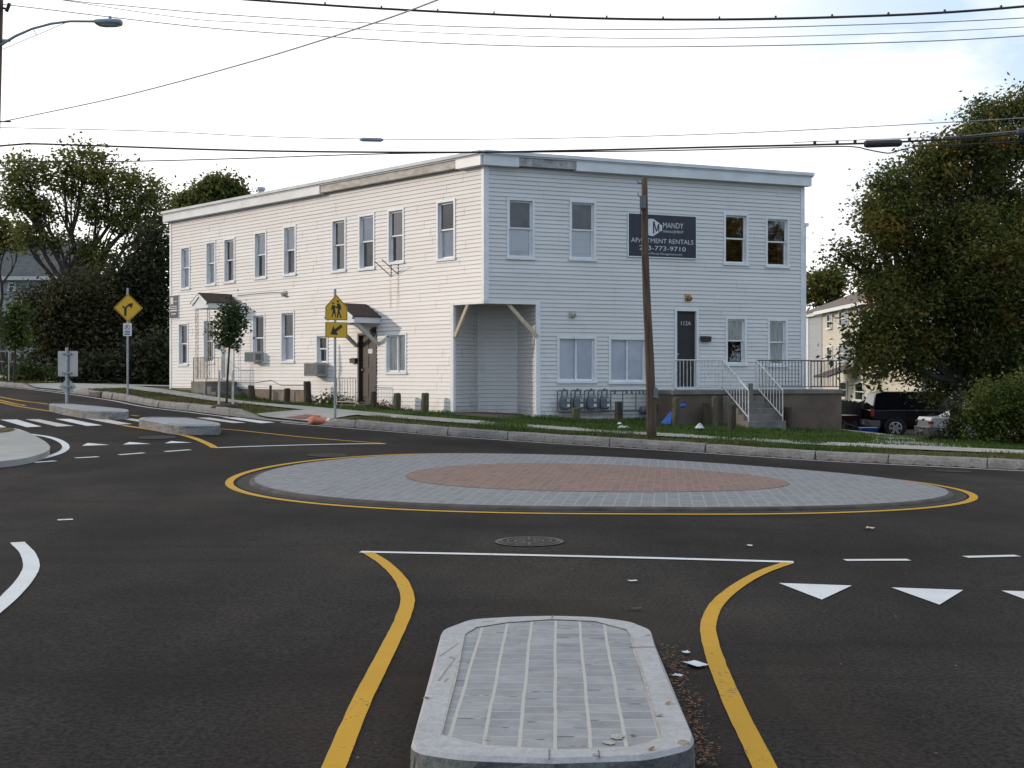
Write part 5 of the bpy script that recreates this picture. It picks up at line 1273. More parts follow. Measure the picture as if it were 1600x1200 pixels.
# manhole covers
def manhole(px, py, r, label, light=True):
    c = gp(px, py); z = c[2] + .008; t = thing('manhole_cover', (c[0], c[1], z), label, 'manhole cover', 'manhole covers in the road')
    def ringm(r0, r1, z0, n=40):
        mb = MB(); mb.add([(c[0] + rr * math.cos(2 * math.pi * i / n), c[1] + rr * math.sin(2 * math.pi * i / n), h1(c[0] + rr * math.cos(2 * math.pi * i / n), c[1] + rr * math.sin(2 * math.pi * i / n)) + z0) for rr in (r0, r1) for i in range(n)], [(i, (i + 1) % n, (i + 1) % n + n, i + n) for i in range(n)]); return mb
    d = MB(); n = 40; d.add([(c[0] + r * math.cos(2 * math.pi * i / n), c[1] + r * math.sin(2 * math.pi * i / n), h1(c[0] + r * math.cos(2 * math.pi * i / n), c[1] + r * math.sin(2 * math.pi * i / n)) + .010) for i in range(n)] + [(c[0], c[1], h1(c[0], c[1]) + .010)], [(i, (i + 1) % n, n) for i in range(n)]); obj('lid', d, 'iron', t)
    q = MB()
    for a, b in ((.98, .9), (.74, .68), (.5, .43), (.25, .18)) if light else ((.98, .93),): w_ = ringm(r * a, r * b, .014); q.add(w_.v, w_.f)
    for k in range(12 if light else 0):
        a = 2 * math.pi * k / 12; dd = np.array([math.cos(a), math.sin(a)]); e = np.array([-dd[1], dd[0]]) * .011
        for r0, r1 in ((.27, .42), (.52, .66), (.76, .88)):
            pts = [np.array(c[:2]) + dd * r * r0 + e, np.array(c[:2]) + dd * r * r1 + e, np.array(c[:2]) + dd * r * r1 - e, np.array(c[:2]) + dd * r * r0 - e]; q.add([(*w_, h1(*w_) + .014) for w_ in pts], [(0, 1, 2, 3)])
    obj('rib_pattern', q, 'ironlight', t)
    w_ = ringm(r * 1.12, r, .009); obj('frame_ring', w_, 'ironlight' if light else 'iron', t)
manhole(827, 847, .29, 'round cast iron manhole cover before the roundabout island')
manhole(246, 684, .34, 'worn manhole cover beside the small yield triangles', False)
manhole(511, 712, .33, 'worn manhole cover at the edge of the roundabout ring', False)
manhole(1490, 737, .30, 'dark manhole cover near the right kerb', False)
# storm drain in the kerb
k = kidx(152); p = KERB[k]; z = h1(*p)
dr = thing('storm_drain', (p[0], p[1], z), 'dark storm drain hood set in the kerb near the far island', 'storm drain')
f = Face(KERB[k - 3], KERB[k + 3]); f.n = -KN[k]
m = MB(); m.fbox(f, .1, f.L - .1, -.25, .09, z - .02, z + .165); obj('hood', m, 'deckconc', dr, bev=.03)
m = MB(); m.fbox(f, .25, f.L - .25, .09, .10, z + .01, z + .10); obj('opening', m, 'black', dr)
# litter
def scrap(name, px, py, w, d, label, mat, ang=.2, dz=0.0, curl=.03, group='pieces of litter'):
    crump = name == 'plastic_bag'
    c = gp(px, py, dz); m = MB(); ca, sa = math.cos(ang), math.sin(ang); vs = []; n = 7 if crump else 4
    for i in range(n + 1):
        for j in range(n + 1):
            u, v = (i / n - .5) * w, (j / n - .5) * d; u += random.uniform(-.06, .06) * w * .5; v += random.uniform(-.06, .06) * d * .5
            zz = (.01 + curl * random.uniform(.2, 1) * (1 - (2 * i / n - 1) ** 2) * (1 - (2 * j / n - 1) ** 2) * 1.6) if crump else .014 + curl * .5 * (abs(i / n - .5) * 2) ** 2 + random.uniform(0, curl * .5); vs.append((c[0] + u * ca - v * sa, c[1] + u * sa + v * ca, h1(c[0], c[1]) + dz + zz))
    m.add(vs, [(i * (n + 1) + j, (i + 1) * (n + 1) + j, (i + 1) * (n + 1) + j + 1, i * (n + 1) + j + 1) for i in range(n) for j in range(n)])
    tag(obj(name, m, mat), label, 'litter', group)
scrap('paper_sheet', 1087, 1041, .085, .13, 'pale sheet of paper lying by the right yellow line', 'paper', .5, 0, .005)
scrap('paper_scrap', 1071, 1023, .04, .05, 'small paper scrap just above the pale sheet of paper', 'paper', .2, 0, .008)
scrap('paper_scrap', 1058, 1060, .045, .05, 'small paper scrap between the island kerb and pale sheet of paper', 'paper', .9, 0, .008)
scrap('paper_scrap', 988, 910, .07, .05, 'small white scrap on the asphalt behind the near island', 'paper', .1, 0, .006)
scrap('bark_chip', 992, 954, .09, .035, 'dark brown bark chip behind the near island', 'postwood', .05, 0, .012)
scrap('plastic_bag', 974, 669, .34, .22, 'crumpled white bag in the grass left of the bare pole', 'paper', .3, LIFT + .04, .05)
scrap('plastic_bag', 968, 663, .1, .1, 'tiny white scrap in grass behind the crumpled bag', 'paper', .3, LIFT + .08, .05)
scrap('plastic_bag', 1093, 669.5, .22, .2, 'small white crumpled bag in the grass before the landing', 'paper', .6, LIFT + .05, .10)
scrap('dry_leaf', 1357, 828, .09, .1, 'pale dry leaf on the asphalt right of the manhole cover', 'timber', .6, 0, .02)
scrap('dry_leaf', 1170, 855, .05, .06, 'tiny pale scrap on the asphalt near the white line', 'paper', .6, 0, .01)
c = gp(445, 630, LIFT)
scrap('blue_cloth', 445, 630.5, .55, .4, 'crumpled blue grey cloth on the ground by the tan foundation', 'tarpgrey', .2, LIFT + .03, .07)
m = MB(); x = FR.pt(FD.s(1042), .9, 0); y0 = 34.9; xb = (1042 - 800) / F * y0
m.add([((1032 - 800) / F * y0, y0, h1(4.2, y0) + LIFT + .02), ((1047 - 800) / F * y0, y0 - .1, h1(4.2, y0) + LIFT + .02), ((1052 - 800) / F * y0, y0 + .25, h1(4.2, y0) + LIFT + .3), ((1049 - 800) / F * y0, y0 + .3, h1(4.2, y0) + LIFT + .36), ((1040 - 800) / F * y0, y0 + .1, h1(4.2, y0) + LIFT + .16)], [(0, 1, 4), (1, 2, 4), (2, 3, 4), (0, 4, 3)])
sd_ = obj('blue_tarp', m, 'blue'); s_ = sd_.modifiers.new('thick', 'SOLIDIFY'); s_.thickness = .02; tag(sd_, 'bright blue tarp leaning at the left end of the landing', 'tarp')
m = MB(); y0 = 34.3; c = at(1066, 631, y0); m.tube([(c[0] - .05, y0, c[2] - .06), (c[0] + .06, y0, c[2] - .05), (c[0] + .06, y0, c[2] + .06)], [.05, .06, .03], 8); tag(obj('blue_bag', m, 'blue'), 'small blue bag hanging beside the mossy bollard at the landing', 'bag')
# silt and leaf litter beside the near island (uncountable)
def scatter(name, n, sampler, size, mat, label, cat, lift=.01, aspect=1.0):
    mb = MB()
    for _ in range(n):
        x, y = sampler(); z = h1(x, y) + lift + random.uniform(0, .008); a = random.uniform(0, 6.28); s = size * random.uniform(.4, 1.3)
        ca, sa = math.cos(a) * s, math.sin(a) * s; tz = random.uniform(-.3, .3) * s
        mb.add([(x - ca, y - sa, z + tz), (x + sa * .5 * aspect, y - ca * .5 * aspect, z), (x + ca, y + sa, z + abs(tz)), (x - sa * .5 * aspect, y + ca * .5 * aspect, z + s * .1)], [(0, 1, 2, 3)])
    o = obj(name, mb, mat, fixn=False); tag(o, label, cat, kind='stuff'); return o
def near_right():
    while True:
        t = random.random(); px = 1030 + 62 * t + random.gauss(12, 12) ; py = 1010 + 190 * t
        q = gp(px, py); 
        if px > 1027 + 62 * t: return q[0], q[1]
scatter('leaf_litter', 340, near_right, .013, 'deadleaf', 'brown leaf litter along the right kerb of the near island', 'leaf litter')
scatter('grit', 420, near_right, .008, 'silt', 'pale grit along the right kerb of the near island', 'grit')
def anywhere():
    q = gp(random.uniform(420, 1500), random.uniform(880, 1190)); return q[0], q[1]
scatter('road_debris', 55, anywhere, .010, 'silt', 'tiny stones and scraps strewn over the asphalt', 'debris')
def gutter():
    k = random.randrange(kidx(525), kidx(1650)); p = KERB[k] - KN[k] * (abs(random.gauss(0, .10)) + .02); return p[0], p[1]
scatter('gutter_leaves', 420, gutter, .045, 'deadleaf', 'rusty fallen leaves along the gutter', 'fallen leaves', .012)
mb = MB()
for px, py in ((1014, 993), (1031, 1120), (668, 1091), (705, 1028), (1044, 1100), (931, 1181), (762, 1155), (1018, 1172)):
    x, y, z = gp(px, py, NI_H); a = random.uniform(0, 6); s = .022
    mb.add([(x - s * math.cos(a), y - s * math.sin(a), z + .004), (x + s * .5 * math.sin(a), y - s * .5 * math.cos(a), z + .008), (x + s * math.cos(a), y + s * math.sin(a), z + .012), (x - s * .5 * math.sin(a), y + s * .5 * math.cos(a), z + .006)], [(0, 1, 2, 3)])
tag(obj('fallen_leaves', mb, 'deadleaf', fixn=False), 'few brown leaves on the near island kerb', 'fallen leaves', kind='stuff')

# ------------------------------------------------------------------ vegetation
def leaves_np(centres, counts, sig, size, flat=.75):
    c = np.repeat(centres, counts, axis=0); N = len(c); sg = np.repeat(sig, counts) if hasattr(sig, '__len__') else np.full(N, sig)
    d = rng.normal(size=(N, 3)); d[:, 2] *= flat; p = c + d * sg[:, None]
    a = rng.normal(size=(N, 3)); a[:, 2] *= .6; a /= np.linalg.norm(a, axis=1)[:, None]
    b = np.cross(a, rng.normal(size=(N, 3))); b /= np.linalg.norm(b, axis=1)[:, None]
    s = size * rng.uniform(.55, 1.25, N)[:, None]
    nrm = np.cross(a, b)
    v = np.stack([p - a * s, p + b * s * .55 + nrm * s * .18, p + a * s, p - b * s * .55 + nrm * s * .18], 1).reshape(-1, 3)
    return v
def mesh_quads(name, v, mat, parent=None, tri=False):
    if parent is not None:
        l = root_of(parent).location; v = v - np.array([l.x, l.y, l.z])
    k = 3 if tri else 4; n = len(v) // k
    me = bpy.data.meshes.new(name); me.vertices.add(len(v)); me.vertices.foreach_set('co', v.astype(np.float32).ravel())
    me.loops.add(len(v)); me.loops.foreach_set('vertex_index', np.arange(len(v), dtype=np.int32)); me.polygons.add(n)
    me.polygons.foreach_set('loop_start', np.arange(0, len(v), k, dtype=np.int32)); me.polygons.foreach_set('loop_total', np.full(n, k, np.int32))
    me.materials.append(M[mat]); me.update(calc_edges=True); me.validate()
    o = bpy.data.objects.new(name, me); COL.objects.link(o)
    if parent is not None: o.parent = parent
    return o
def tree(name, base, lobes, label, cat, leafmat, nclump, per, sig, size, trunk_r=.16, group=None, fork=.45, limbs=True, lean=(0, 0)):
    """lobes: list of (x,y,z,rx,ry,rz)"""
    t = thing(name, base, label, cat, group)
    L = np.array(lobes, float); vol = (L[:, 3] * L[:, 4] * L[:, 5]) ** .75; cnt = np.maximum(2, (nclump * vol / vol.sum()).astype(int))
    cen = []
    for l, c in zip(L, cnt):
        d = rng.normal(size=(c, 3)); d /= np.linalg.norm(d, axis=1)[:, None]; r = rng.uniform(.25, 1.0, c) ** .45
        cen.append(l[:3] + d * r[:, None] * l[3:])
    cen = np.vstack(cen)
    counts = rng.integers(int(per * .5), int(per * 1.5), len(cen)); sg = sig * rng.uniform(.6, 1.35, len(cen))
    mesh_quads('crown', leaves_np(cen, counts, sg, size), leafmat, t)
    m = MB(); b = Vector(base); top = Vector((float(np.average(L[:, 0], weights=vol)), float(np.average(L[:, 1], weights=vol)), float(np.average(L[:, 2], weights=vol))))
    fk = b + (top - b) * fork + Vector((lean[0], 0, 0))
    def limb(p, q, r0, r1, wob, n=6):
        pts = []
        for i in range(n + 1):
            s = i / n; w = math.sin(s * math.pi); pts.append(p + (q - p) * s + Vector((random.uniform(-1, 1), random.uniform(-1, 1), random.uniform(-.3, .6))) * wob * w)
        m.tube(pts, [r0 + (r1 - r0) * i / n for i in range(n + 1)], 7, cap=False); return pts
    limb(b - Vector((0, 0, .2)), fk, trunk_r, trunk_r * .75, trunk_r * .3)
    if limbs:
        for l in L:
            q = Vector(l[:3]); pts = limb(fk, q, trunk_r * .55, trunk_r * .18, (q - fk).length * .06)
            sel = np.argsort(((cen - l[:3]) ** 2).sum(1))[:: max(1, len(cen) // 40)][:5]
            for s_ in sel: limb(pts[random.choice([3, 4, 5])], Vector(cen[s_]), trunk_r * .2, trunk_r * .05, .1, 4)
    obj('trunk', m, 'bark', t, smooth=True, fixn=False)
    return t
def lob(lst, D, dd):  # lobes given in photo pixels at depth D
    out = []
    for l in lst:
        px, py, rx, ry = l[:4]; o = l[4] if len(l) > 4 else 0
        x, y, z = at(px, py, D + o); k = (D + o) / F; out.append((x, y, z, rx * k, dd * min(rx, ry) * k, ry * k))
    return out
def base_at(px, D): x = (px - 800) / F * D; return (x, D, h1(x, D) + LIFT - .03)
# left: big tree, dark trees beneath it, tree behind the house
tree('large_tree', base_at(105, 64), lob([(42, 272, 34, 26), (30, 318, 26, 26), (68, 330, 20, 22), (130, 258, 44, 24), (100, 290, 26, 16), (180, 290, 40, 30), (150, 330, 30, 20), (195, 345, 30, 24), (235, 300, 18, 20), (240, 345, 22, 36), (38, 372, 22, 16), (88, 370, 18, 16), (130, 385, 22, 14), (165, 405, 26, 16), (215, 400, 26, 18)], 64, 1.0), 'tall broad tree with see through crown above the far grey house', 'tree', 'leaf_olive', 250, 70, .38, .115, .28, fork=.42)
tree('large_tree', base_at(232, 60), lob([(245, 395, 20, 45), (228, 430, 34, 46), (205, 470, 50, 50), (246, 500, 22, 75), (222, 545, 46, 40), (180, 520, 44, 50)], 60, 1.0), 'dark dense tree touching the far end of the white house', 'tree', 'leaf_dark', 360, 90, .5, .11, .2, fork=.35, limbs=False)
tree('large_tree', base_at(135, 58), lob([(130, 465, 52, 46), (95, 500, 46, 50), (160, 520, 46, 55), (110, 545, 50, 45), (60, 480, 26, 36), (75, 560, 30, 30), (175, 570, 50, 28)], 58, 1.0), 'brown green tree with bare twigs behind the diamond warning sign', 'tree', 'leaf_brown', 330, 80, .5, .10, .2, fork=.35)
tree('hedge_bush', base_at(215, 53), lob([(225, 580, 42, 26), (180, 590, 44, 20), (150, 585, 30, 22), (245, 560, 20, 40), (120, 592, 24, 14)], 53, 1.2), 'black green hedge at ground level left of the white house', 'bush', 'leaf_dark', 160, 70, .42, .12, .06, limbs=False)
tree('shrub', base_at(45, 55), lob([(40, 588, 28, 16), (75, 590, 22, 14)], 55, 1.0), 'low green shrub by the far driveway at the left', 'bush', 'leaf_green', 40, 60, .3, .1, .04, limbs=False)
tree('tree_beyond_roof', base_at(330, 82), lob([(350, 290, 22, 13), (330, 305, 30, 16), (300, 316, 26, 12), (371, 302, 12, 11), (340, 330, 40, 16)], 82, 1.0), 'tree top showing above the roof at the left end of the house', 'tree', 'leaf_olive', 120, 90, .42, .15, .25)
tree('young_tree', base_at(22, 52), lob([(26, 492, 14, 18), (22, 515, 15, 16), (28, 530, 11, 12)], 52, 1.0), 'slim young tree with yellow green leaves at the left edge', 'tree', 'leaf_yellow', 40, 45, .24, .10, .05, fork=.8)
tree('round_bush', base_at(8, 72), lob([(8, 372, 14, 18), (-20, 360, 30, 22), (30, 366, 12, 8)], 72, 1.0), 'reddish tree crown behind the grey roof at the left edge', 'tree', 'leaf_autumn', 36, 50, .5, .18, .15)
# staked street tree
k = kidx(345); p = KERB[k] + KN[k] * .75; yv = float(p[1]); xv = (353 - 800) / F * yv
sb = (xv, yv, h1(xv, yv) + LIFT)
tree('street_tree', sb, lob([(360, 485, 12, 14), (358, 505, 18, 18), (366, 512, 15, 20), (352, 520, 14, 14), (361, 532, 13, 12), (367, 495, 11, 14)], yv, 1.0), 'young staked street tree in front of the far white door', 'tree', 'leaf_green', 60, 34, .14, .06, .035, fork=.75)
for px, yt, lab in ((342, 578, 'left wooden stake beside the young street tree'), (363.5, 578, 'right wooden stake beside the young street tree')):
    x = (px - 800) / F * (yv - .05); m = MB(); z0 = h1(x, yv) + LIFT - .1; m.tube([(x, yv - .05, z0), (x + .01, yv - .05, CH - (yt - HZ) / F * yv)], .032, 8); tag(obj('tree_stake', m, 'oldwood'), lab, 'stake', 'tree stakes')
m = MB(); n = 16; rg = []
for r, zz in ((.42, -.02), (.32, .05), (.15, .09), (.02, .10)): rg.append([(xv + r * math.cos(2 * math.pi * i / n), yv + r * math.sin(2 * math.pi * i / n), h1(xv, yv) + LIFT + zz) for i in range(n)])
m.loft(rg); struct('mulch_bed', m, 'mulch', smooth=True)
# right: the big autumn tree, shrubs, tree beyond
tree('large_tree', base_at(1492, 44), lob([(1575, 195, 60, 45, 1), (1530, 225, 40, 30), (1450, 275, 46, 44), (1480, 245, 36, 30), (1405, 335, 40, 40), (1355, 340, 22, 24), (1510, 290, 60, 60, 1), (1590, 300, 60, 90, 2), (1400, 305, 30, 42, -1), (1385, 355, 34, 38, -1), (1440, 370, 60, 60), (1335, 392, 34, 17, -1), (1310, 395, 18, 11, -1), (1370, 425, 36, 30, -1), (1530, 400, 70, 80, -1), (1620, 430, 60, 100), (1460, 460, 70, 60, -1), (1385, 490, 42, 46, -2), (1370, 550, 34, 38, -2), (1430, 548, 52, 40, -1), (1520, 520, 70, 70), (1600, 560, 60, 60), (1480, 595, 50, 22, 1), (1545, 590, 50, 40, 2)], 44, .95), 'huge autumn tree with green and orange leaves at the right edge', 'tree', 'leaf_autumn', 820, 150, .36, .082, .24, fork=.3)
tree('roadside_shrub', base_at(1560, 30.5), lob([(1550, 632, 36, 38), (1598, 628, 42, 42), (1532, 662, 24, 28), (1570, 670, 44, 26), (1628, 650, 44, 50), (1520, 690, 16, 10)], 30.5, 1.0), 'bushy yellow green shrub at the right edge beside the sidewalk', 'bush', 'leaf_yellow', 230, 80, .17, .048, .04, limbs=False)
tree('dark_weeds', base_at(1470, 31), lob([(1465, 690, 20, 9), (1488, 684, 14, 12), (1492, 655, 6, 30)], 31, 1.0), 'dark weedy clump in front of the white sedan', 'bush', 'leaf_dark', 60, 45, .14, .05, .03, limbs=False)
tree('tree_beyond_roof', base_at(1285, 112), lob([(1275, 446, 20, 14), (1297, 440, 20, 16), (1285, 462, 28, 14)], 112, 1.0), 'far tree top above the brown roofed flats', 'tree', 'leaf_autumn', 70, 50, .6, .24, .2)
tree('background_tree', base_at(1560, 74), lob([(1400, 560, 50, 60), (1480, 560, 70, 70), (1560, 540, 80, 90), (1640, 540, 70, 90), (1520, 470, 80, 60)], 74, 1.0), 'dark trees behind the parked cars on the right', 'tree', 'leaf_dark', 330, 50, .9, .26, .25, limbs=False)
# amber street trees across the road, mirrored in the side windows
for i, (x, y, s, lab) in enumerate(((39, 16, 1.0, 'amber street tree across the road mirrored in the side windows'), (47, 8, 1.15, 'taller amber street tree across the road farther from the house'))):
    tree('mirrored_tree', (x, y, h1(x, y)), [(x, y, 6.5 * s, 4.2, 4.2, 3.2 * s), (x + 2, y - 3, 5.2 * s, 3.4, 3.4, 2.6), (x - 2, y + 3, 5.4 * s, 3.4, 3.4, 2.6), (x, y, 9 * s, 2.8, 2.8, 2.2)], lab, 'tree', 'leaf_reflect', 220, 55, .6, .2, .25, group='trees across the road')
# flower beds at the street wall
def clump(name, pxs, D, label, mat, n, size, hh):
    cs = [at(px, py, D_) for px, py, D_ in pxs]; base = min(cs, key=lambda c: c[2])
    t = thing(name, (base[0], base[1], h1(base[0], base[1]) + LIFT), label, 'flower bush', 'flower bushes')
    mesh_quads('foliage', leaves_np(np.array(cs), np.full(len(cs), n), hh, size, .8), mat, t); return t
fD = lambda px: FL.P[1] + FL.s(px) * FL.u[1] - .65
f1 = clump('flower_bush', [(px, py, fD(px)) for px, py in ((494, 634), (503, 630), (512, 628), (522, 628), (532, 629), (542, 632), (516, 634), (530, 635), (505, 636), (490, 638))], 0, 'leafy bed with pink flowers behind the school sign post', 'leaf_green', 130, .05, .17)
f2 = clump('flower_bush', [(px, py, fD(px)) for px, py in ((564, 638), (575, 639), (590, 636), (600, 637), (610, 639), (596, 641))], 0, 'low bed with red flowers beside the brown door step', 'leaf_green', 90, .045, .12)
for t, pts in ((f1, [(514, 620), (518, 623), (528, 622), (521, 619)]), (f2, [(590, 630), (597, 629), (600, 633), (608, 632), (594, 634), (603, 628)])):
    cs = np.array([at(px, py, fD(px) - .1) for px, py in pts]); mesh_quads('blossom', leaves_np(cs, np.full(len(cs), 12), .035, .03), 'flower', t)

# grass blades
def inside_house(p):
    d = p - FL.P; a = d @ FL.n; b = d @ FR.n
    return (a < .1) & (b < .1)
def grass(name, k0, k1, o0, o1, n, h, mat, label, keep=None):
    k = rng.integers(k0, k1, n); o = rng.uniform(o0, o1, n) if not callable(o1) else o0 + rng.random(n) * o1(k)
    p = KERB[k] + KN[k] * o[:, None] + rng.uniform(-.13, .13, (n, 2)); ok = ~inside_house(p)
    if keep is not None: ok &= keep(p, k, o)
    dk = p - FR.P; sR = dk @ FR.u; oR = dk @ FR.n
    ok &= ~((sR > da - .1) & (sR < db) & (oR < DP + .05)) & ~((sR > ss0) & (sR < ss1) & (oR < eo))
    p = p[ok]; n = len(p); k = k[ok]; o = o[ok]
    z = H(p[:, 0], p[:, 1]) + LIFT - .02 - np.clip(1 - o / 1.6, 0, 1) * (1 - KD[k]) * (LIFT - .02)
    patch = .5 + .9 * (np.sin(p[:, 0] * 1.7 + p[:, 1] * .9) * np.sin(p[:, 1] * 1.3 - p[:, 0] * .6) * .5 + .5)
    hh = h * rng.uniform(.4, 1.4, n) * patch; a = rng.uniform(0, 6.28, n); w = .012 * rng.uniform(.7, 1.6, n)
    base = np.stack([p[:, 0], p[:, 1], z], 1); dx = np.stack([np.cos(a) * w, np.sin(a) * w, np.zeros(n)], 1)
    tip = base + np.stack([rng.normal(0, .4, n) * hh, rng.normal(0, .4, n) * hh, hh], 1)
    v = np.stack([base - dx, base + dx, tip], 1).reshape(-1, 3)
    o_ = mesh_quads(name, v, mat, tri=True); tag(o_, label, 'grass', kind='stuff'); return o_
kA, kB, kC = kidx(-200), kidx(1000), kidx(1750)
notramp = lambda p, k, o: (KD[k] > .75)
grass('verge_grass', kA, kC, .2, SW0 - .05, 26000, .075, 'drygrass', 'dry brown and green grass on the verge behind the kerb', notramp)
grass('verge_grass', kidx(540), kC, .3, SW0 + .05, 12000, .10, 'grass', 'fresh green tufts in the verge by the side wall', lambda p, k, o: (KD[k] > .9) & (np.sin(p[:, 0] * 1.1 + 1) + np.sin(p[:, 1] * 2.3 + p[:, 0]) > .25))
grass('overgrowing_grass', kidx(700), kidx(1250), SW0, SW1, 9000, .09, 'grass', 'grass growing over the sidewalk before the side wall', lambda p, k, o: (o - SW0 > .85 + .2 * np.sin(p[:, 0] * 2)) | (o - SW0 < .25) | (np.sin(p[:, 0] * .8 + 2) > .75))
grass('lawn_grass', kidx(640), kC, SW1 - .05, SW1 + 6.5, 60000, .095, 'grass', 'green lawn grass between sidewalk and side wall')
grass('lawn_grass', kidx(150), kidx(640), SW1, SW1 + 2.6, 9000, .09, 'grass', 'green grass along the foot of the street wall', lambda p, k, o: (KPX[k] < 400) | (KPX[k] > 500))

# ------------------------------------------------------------------ cars
def wheel(parent, x, y, r, w, side):
    m = MB(); n = 24
    m.loft([[(x + rr * math.cos(2 * math.pi * i / n), y + yy, r + rr * math.sin(2 * math.pi * i / n)) for i in range(n)] for yy, rr in ((-w / 2, r * .66), (-w / 2, r * .92), (-w * .38, r), (w * .38, r), (w / 2, r * .92), (w / 2, r * .66))])
    wh = obj('wheel', m, 'tyre', parent, local=True, smooth=False)
    m = MB(); yo = y + side * (w / 2 + .004)
    m.loft([[(x + rr * math.cos(2 * math.pi * i / n), yo + side * d, r + rr * math.sin(2 * math.pi * i / n)) for i in range(n)] for rr, d in ((r * .67, 0), (r * .62, .012), (r * .58, -.03))], cap=False)
    for k in range(6):
        a = 2 * math.pi * k / 6; d = np.array([math.cos(a), math.sin(a)]); e = np.array([-d[1], d[0]]) * r * .13
        q = [d * r * .08 + e, d * r * .62 + e * .9, d * r * .62 - e * .9, d * r * .08 - e]; m.slab([(x + b[0], yo - side * .02, r + b[1]) for b in q], (0, side * .02, 0))
    m.tube([(x, yo - side * .03, r), (x, yo + side * .006, r)], r * .14, 10); obj('rim', m, 'rim', wh, local=True)
    m = MB(); m.tube([(x, y - side * w * .2, r), (x, y + side * w * .42, r)], r * .64, 20); obj('brake_disc', m, 'black', wh, local=True)
def car(name, loc, rz, label, paint, prof, gh, W, wheels, wr, details, bumper_mat):
    """prof: stations (x, zbot, zbelt, halfwidth factor); gh: greenhouse side outline [(x,z)...] from rear base to front base"""
    t = thing(name, loc, label, 'car', 'cars parked beside the house', rz)
    hw = W / 2; rings = []
    for x, zb, zt, f in prof:
        w = hw * f; rings.append([(x, -w * .9, zb), (x, -w, zb + .12), (x, -w, zb + (zt - zb) * .55), (x, -w * .985, zt - .05), (x, -w * .93, zt), (x, w * .93, zt), (x, w * .985, zt - .05), (x, w, zb + (zt - zb) * .55), (x, w, zb + .12), (x, w * .9, zb)])
    m = MB(); m.loft(rings); body = obj('body', m, paint, t, local=True, bev=.015)
    # greenhouse
    zb = gh[0][1]; zmax = max(z for _, z in gh)
    def yw(z): return hw * (.93 - .17 * (z - zb) / (zmax - zb))
    m = MB(); n = len(gh)
    m.add([(x, -yw(z), z) for x, z in gh] + [(x, yw(z), z) for x, z in gh], [tuple(range(n)), tuple(range(2 * n - 1, n - 1, -1))] + [(i, i + n, (i + 1) % n + n, (i + 1) % n) for i in range(n)]); obj('cabin', m, paint, t, local=True, bev=.02)
    for poly in details['glass']:
        for s in (-1, 1):
            m = MB(); m.add([(x, s * (yw(z) + .006), z) for x, z in poly], [tuple(range(len(poly)))]); obj('side_window', m, 'carglass', t, local=True)
    x0, z0, x1, z1 = details['rear_glass']; m = MB(); m.quad((x0, -yw(z0) * .88, z0), (x0, yw(z0) * .88, z0), (x1, yw(z1) * .86, z1), (x1, -yw(z1) * .86, z1)); obj('rear_window', m, 'carglass', t, local=True)
    x0, z0, x1, z1 = details['front_glass']; m = MB(); m.quad((x0, -yw(z0) * .9, z0), (x0, yw(z0) * .9, z0), (x1, yw(z1) * .88, z1), (x1, -yw(z1) * .88, z1)); obj('windscreen', m, 'carglass', t, local=True)
    xr = prof[0][0]; xf = prof[-1][0]; zb = prof[0][1]
    a, b = details['bump']
    m = MB(); m.loft([[(xr - .10, y, z) for y, z in ((-hw * .9, a), (hw * .9, a), (hw * .9, b), (-hw * .9, b))], [(xr + .0, y, z) for y, z in ((-hw * 1.01, a), (hw * 1.01, a), (hw * 1.01, b), (-hw * 1.01, b))], [(xr + .35, y, z) for y, z in ((-hw * 1.015, a), (hw * 1.015, a), (hw * 1.015, b), (-hw * 1.015, b))]]); obj('rear_bumper', m, bumper_mat, t, local=True, bev=.02)
    m = MB(); m.box(xf - .3, xf + .08, -hw * .97, hw * .97, a, b); obj('front_bumper', m, bumper_mat, t, local=True, bev=.03)
    lx0, lx1, lz0, lz1, ly = details['lamp']
    for s in (-1, 1):
        m = MB(); m.box(lx0, lx1, min(s * hw * ly, s * hw * 1.005), max(s * hw * ly, s * hw * 1.005), lz0, lz1); obj('tail_lamp', m, 'redlamp', t, local=True, bev=.01)
    m = MB(); m.box(xr - .115, xr - .1, -.15, .15, (a + b) / 2 - .06, (a + b) / 2 + .06); obj('number_plate', m, 'signwhite', t, local=True)
    for s in (-1, 1):
        m = MB(); m.box(details['mirror'][0] - .07, details['mirror'][0] + .07, min(s * hw * .95, s * (hw + .16)), max(s * hw * .95, s * (hw + .16)), details['mirror'][1], details['mirror'][1] + .14); obj('door_mirror', m, paint, t, local=True, bev=.02)
    for s in (-1, 1):
        m = MB(); m.box(xf - .02, xf + .02, min(s * hw * .55, s * hw * .92), max(s * hw * .55, s * hw * .92), .68, .82); obj('headlight', m, 'lens', t, local=True)
        for x in wheels:
            wheel(t, x, s * (hw - .10), wr, .22, s)
            m = MB(); n = 16; R = wr + .07; m.add([(x + R * math.cos(math.pi * i / n), s * (hw + .004), wr + R * math.sin(math.pi * i / n)) for i in range(n + 1)] + [(x + R, s * (hw + .004), .25), (x - R, s * (hw + .004), .25)], [tuple(range(n + 3))]); obj('wheel_arch', m, 'black', t, local=True)
    for dx in details['seams']:
        for s in (-1, 1):
            m = MB(); m.box(dx - .005, dx + .005, s * hw * 1.0 - .004, s * hw * 1.0 + .004, .45, details['belt'] - .06); obj('door_seam', m, 'black', t, local=True)
            m = MB(); m.box(dx + .08, dx + .26, min(s * hw, s * (hw + .03)), max(s * hw, s * (hw + .03)), details['belt'] - .2, details['belt'] - .165); obj('door_handle', m, paint, t, local=True)
    return t
sx, sy = at(1368, 680, 50)[0], 50.5
suv_l = (16.97, 52.4)
z = h1(*suv_l) + LIFT + .04
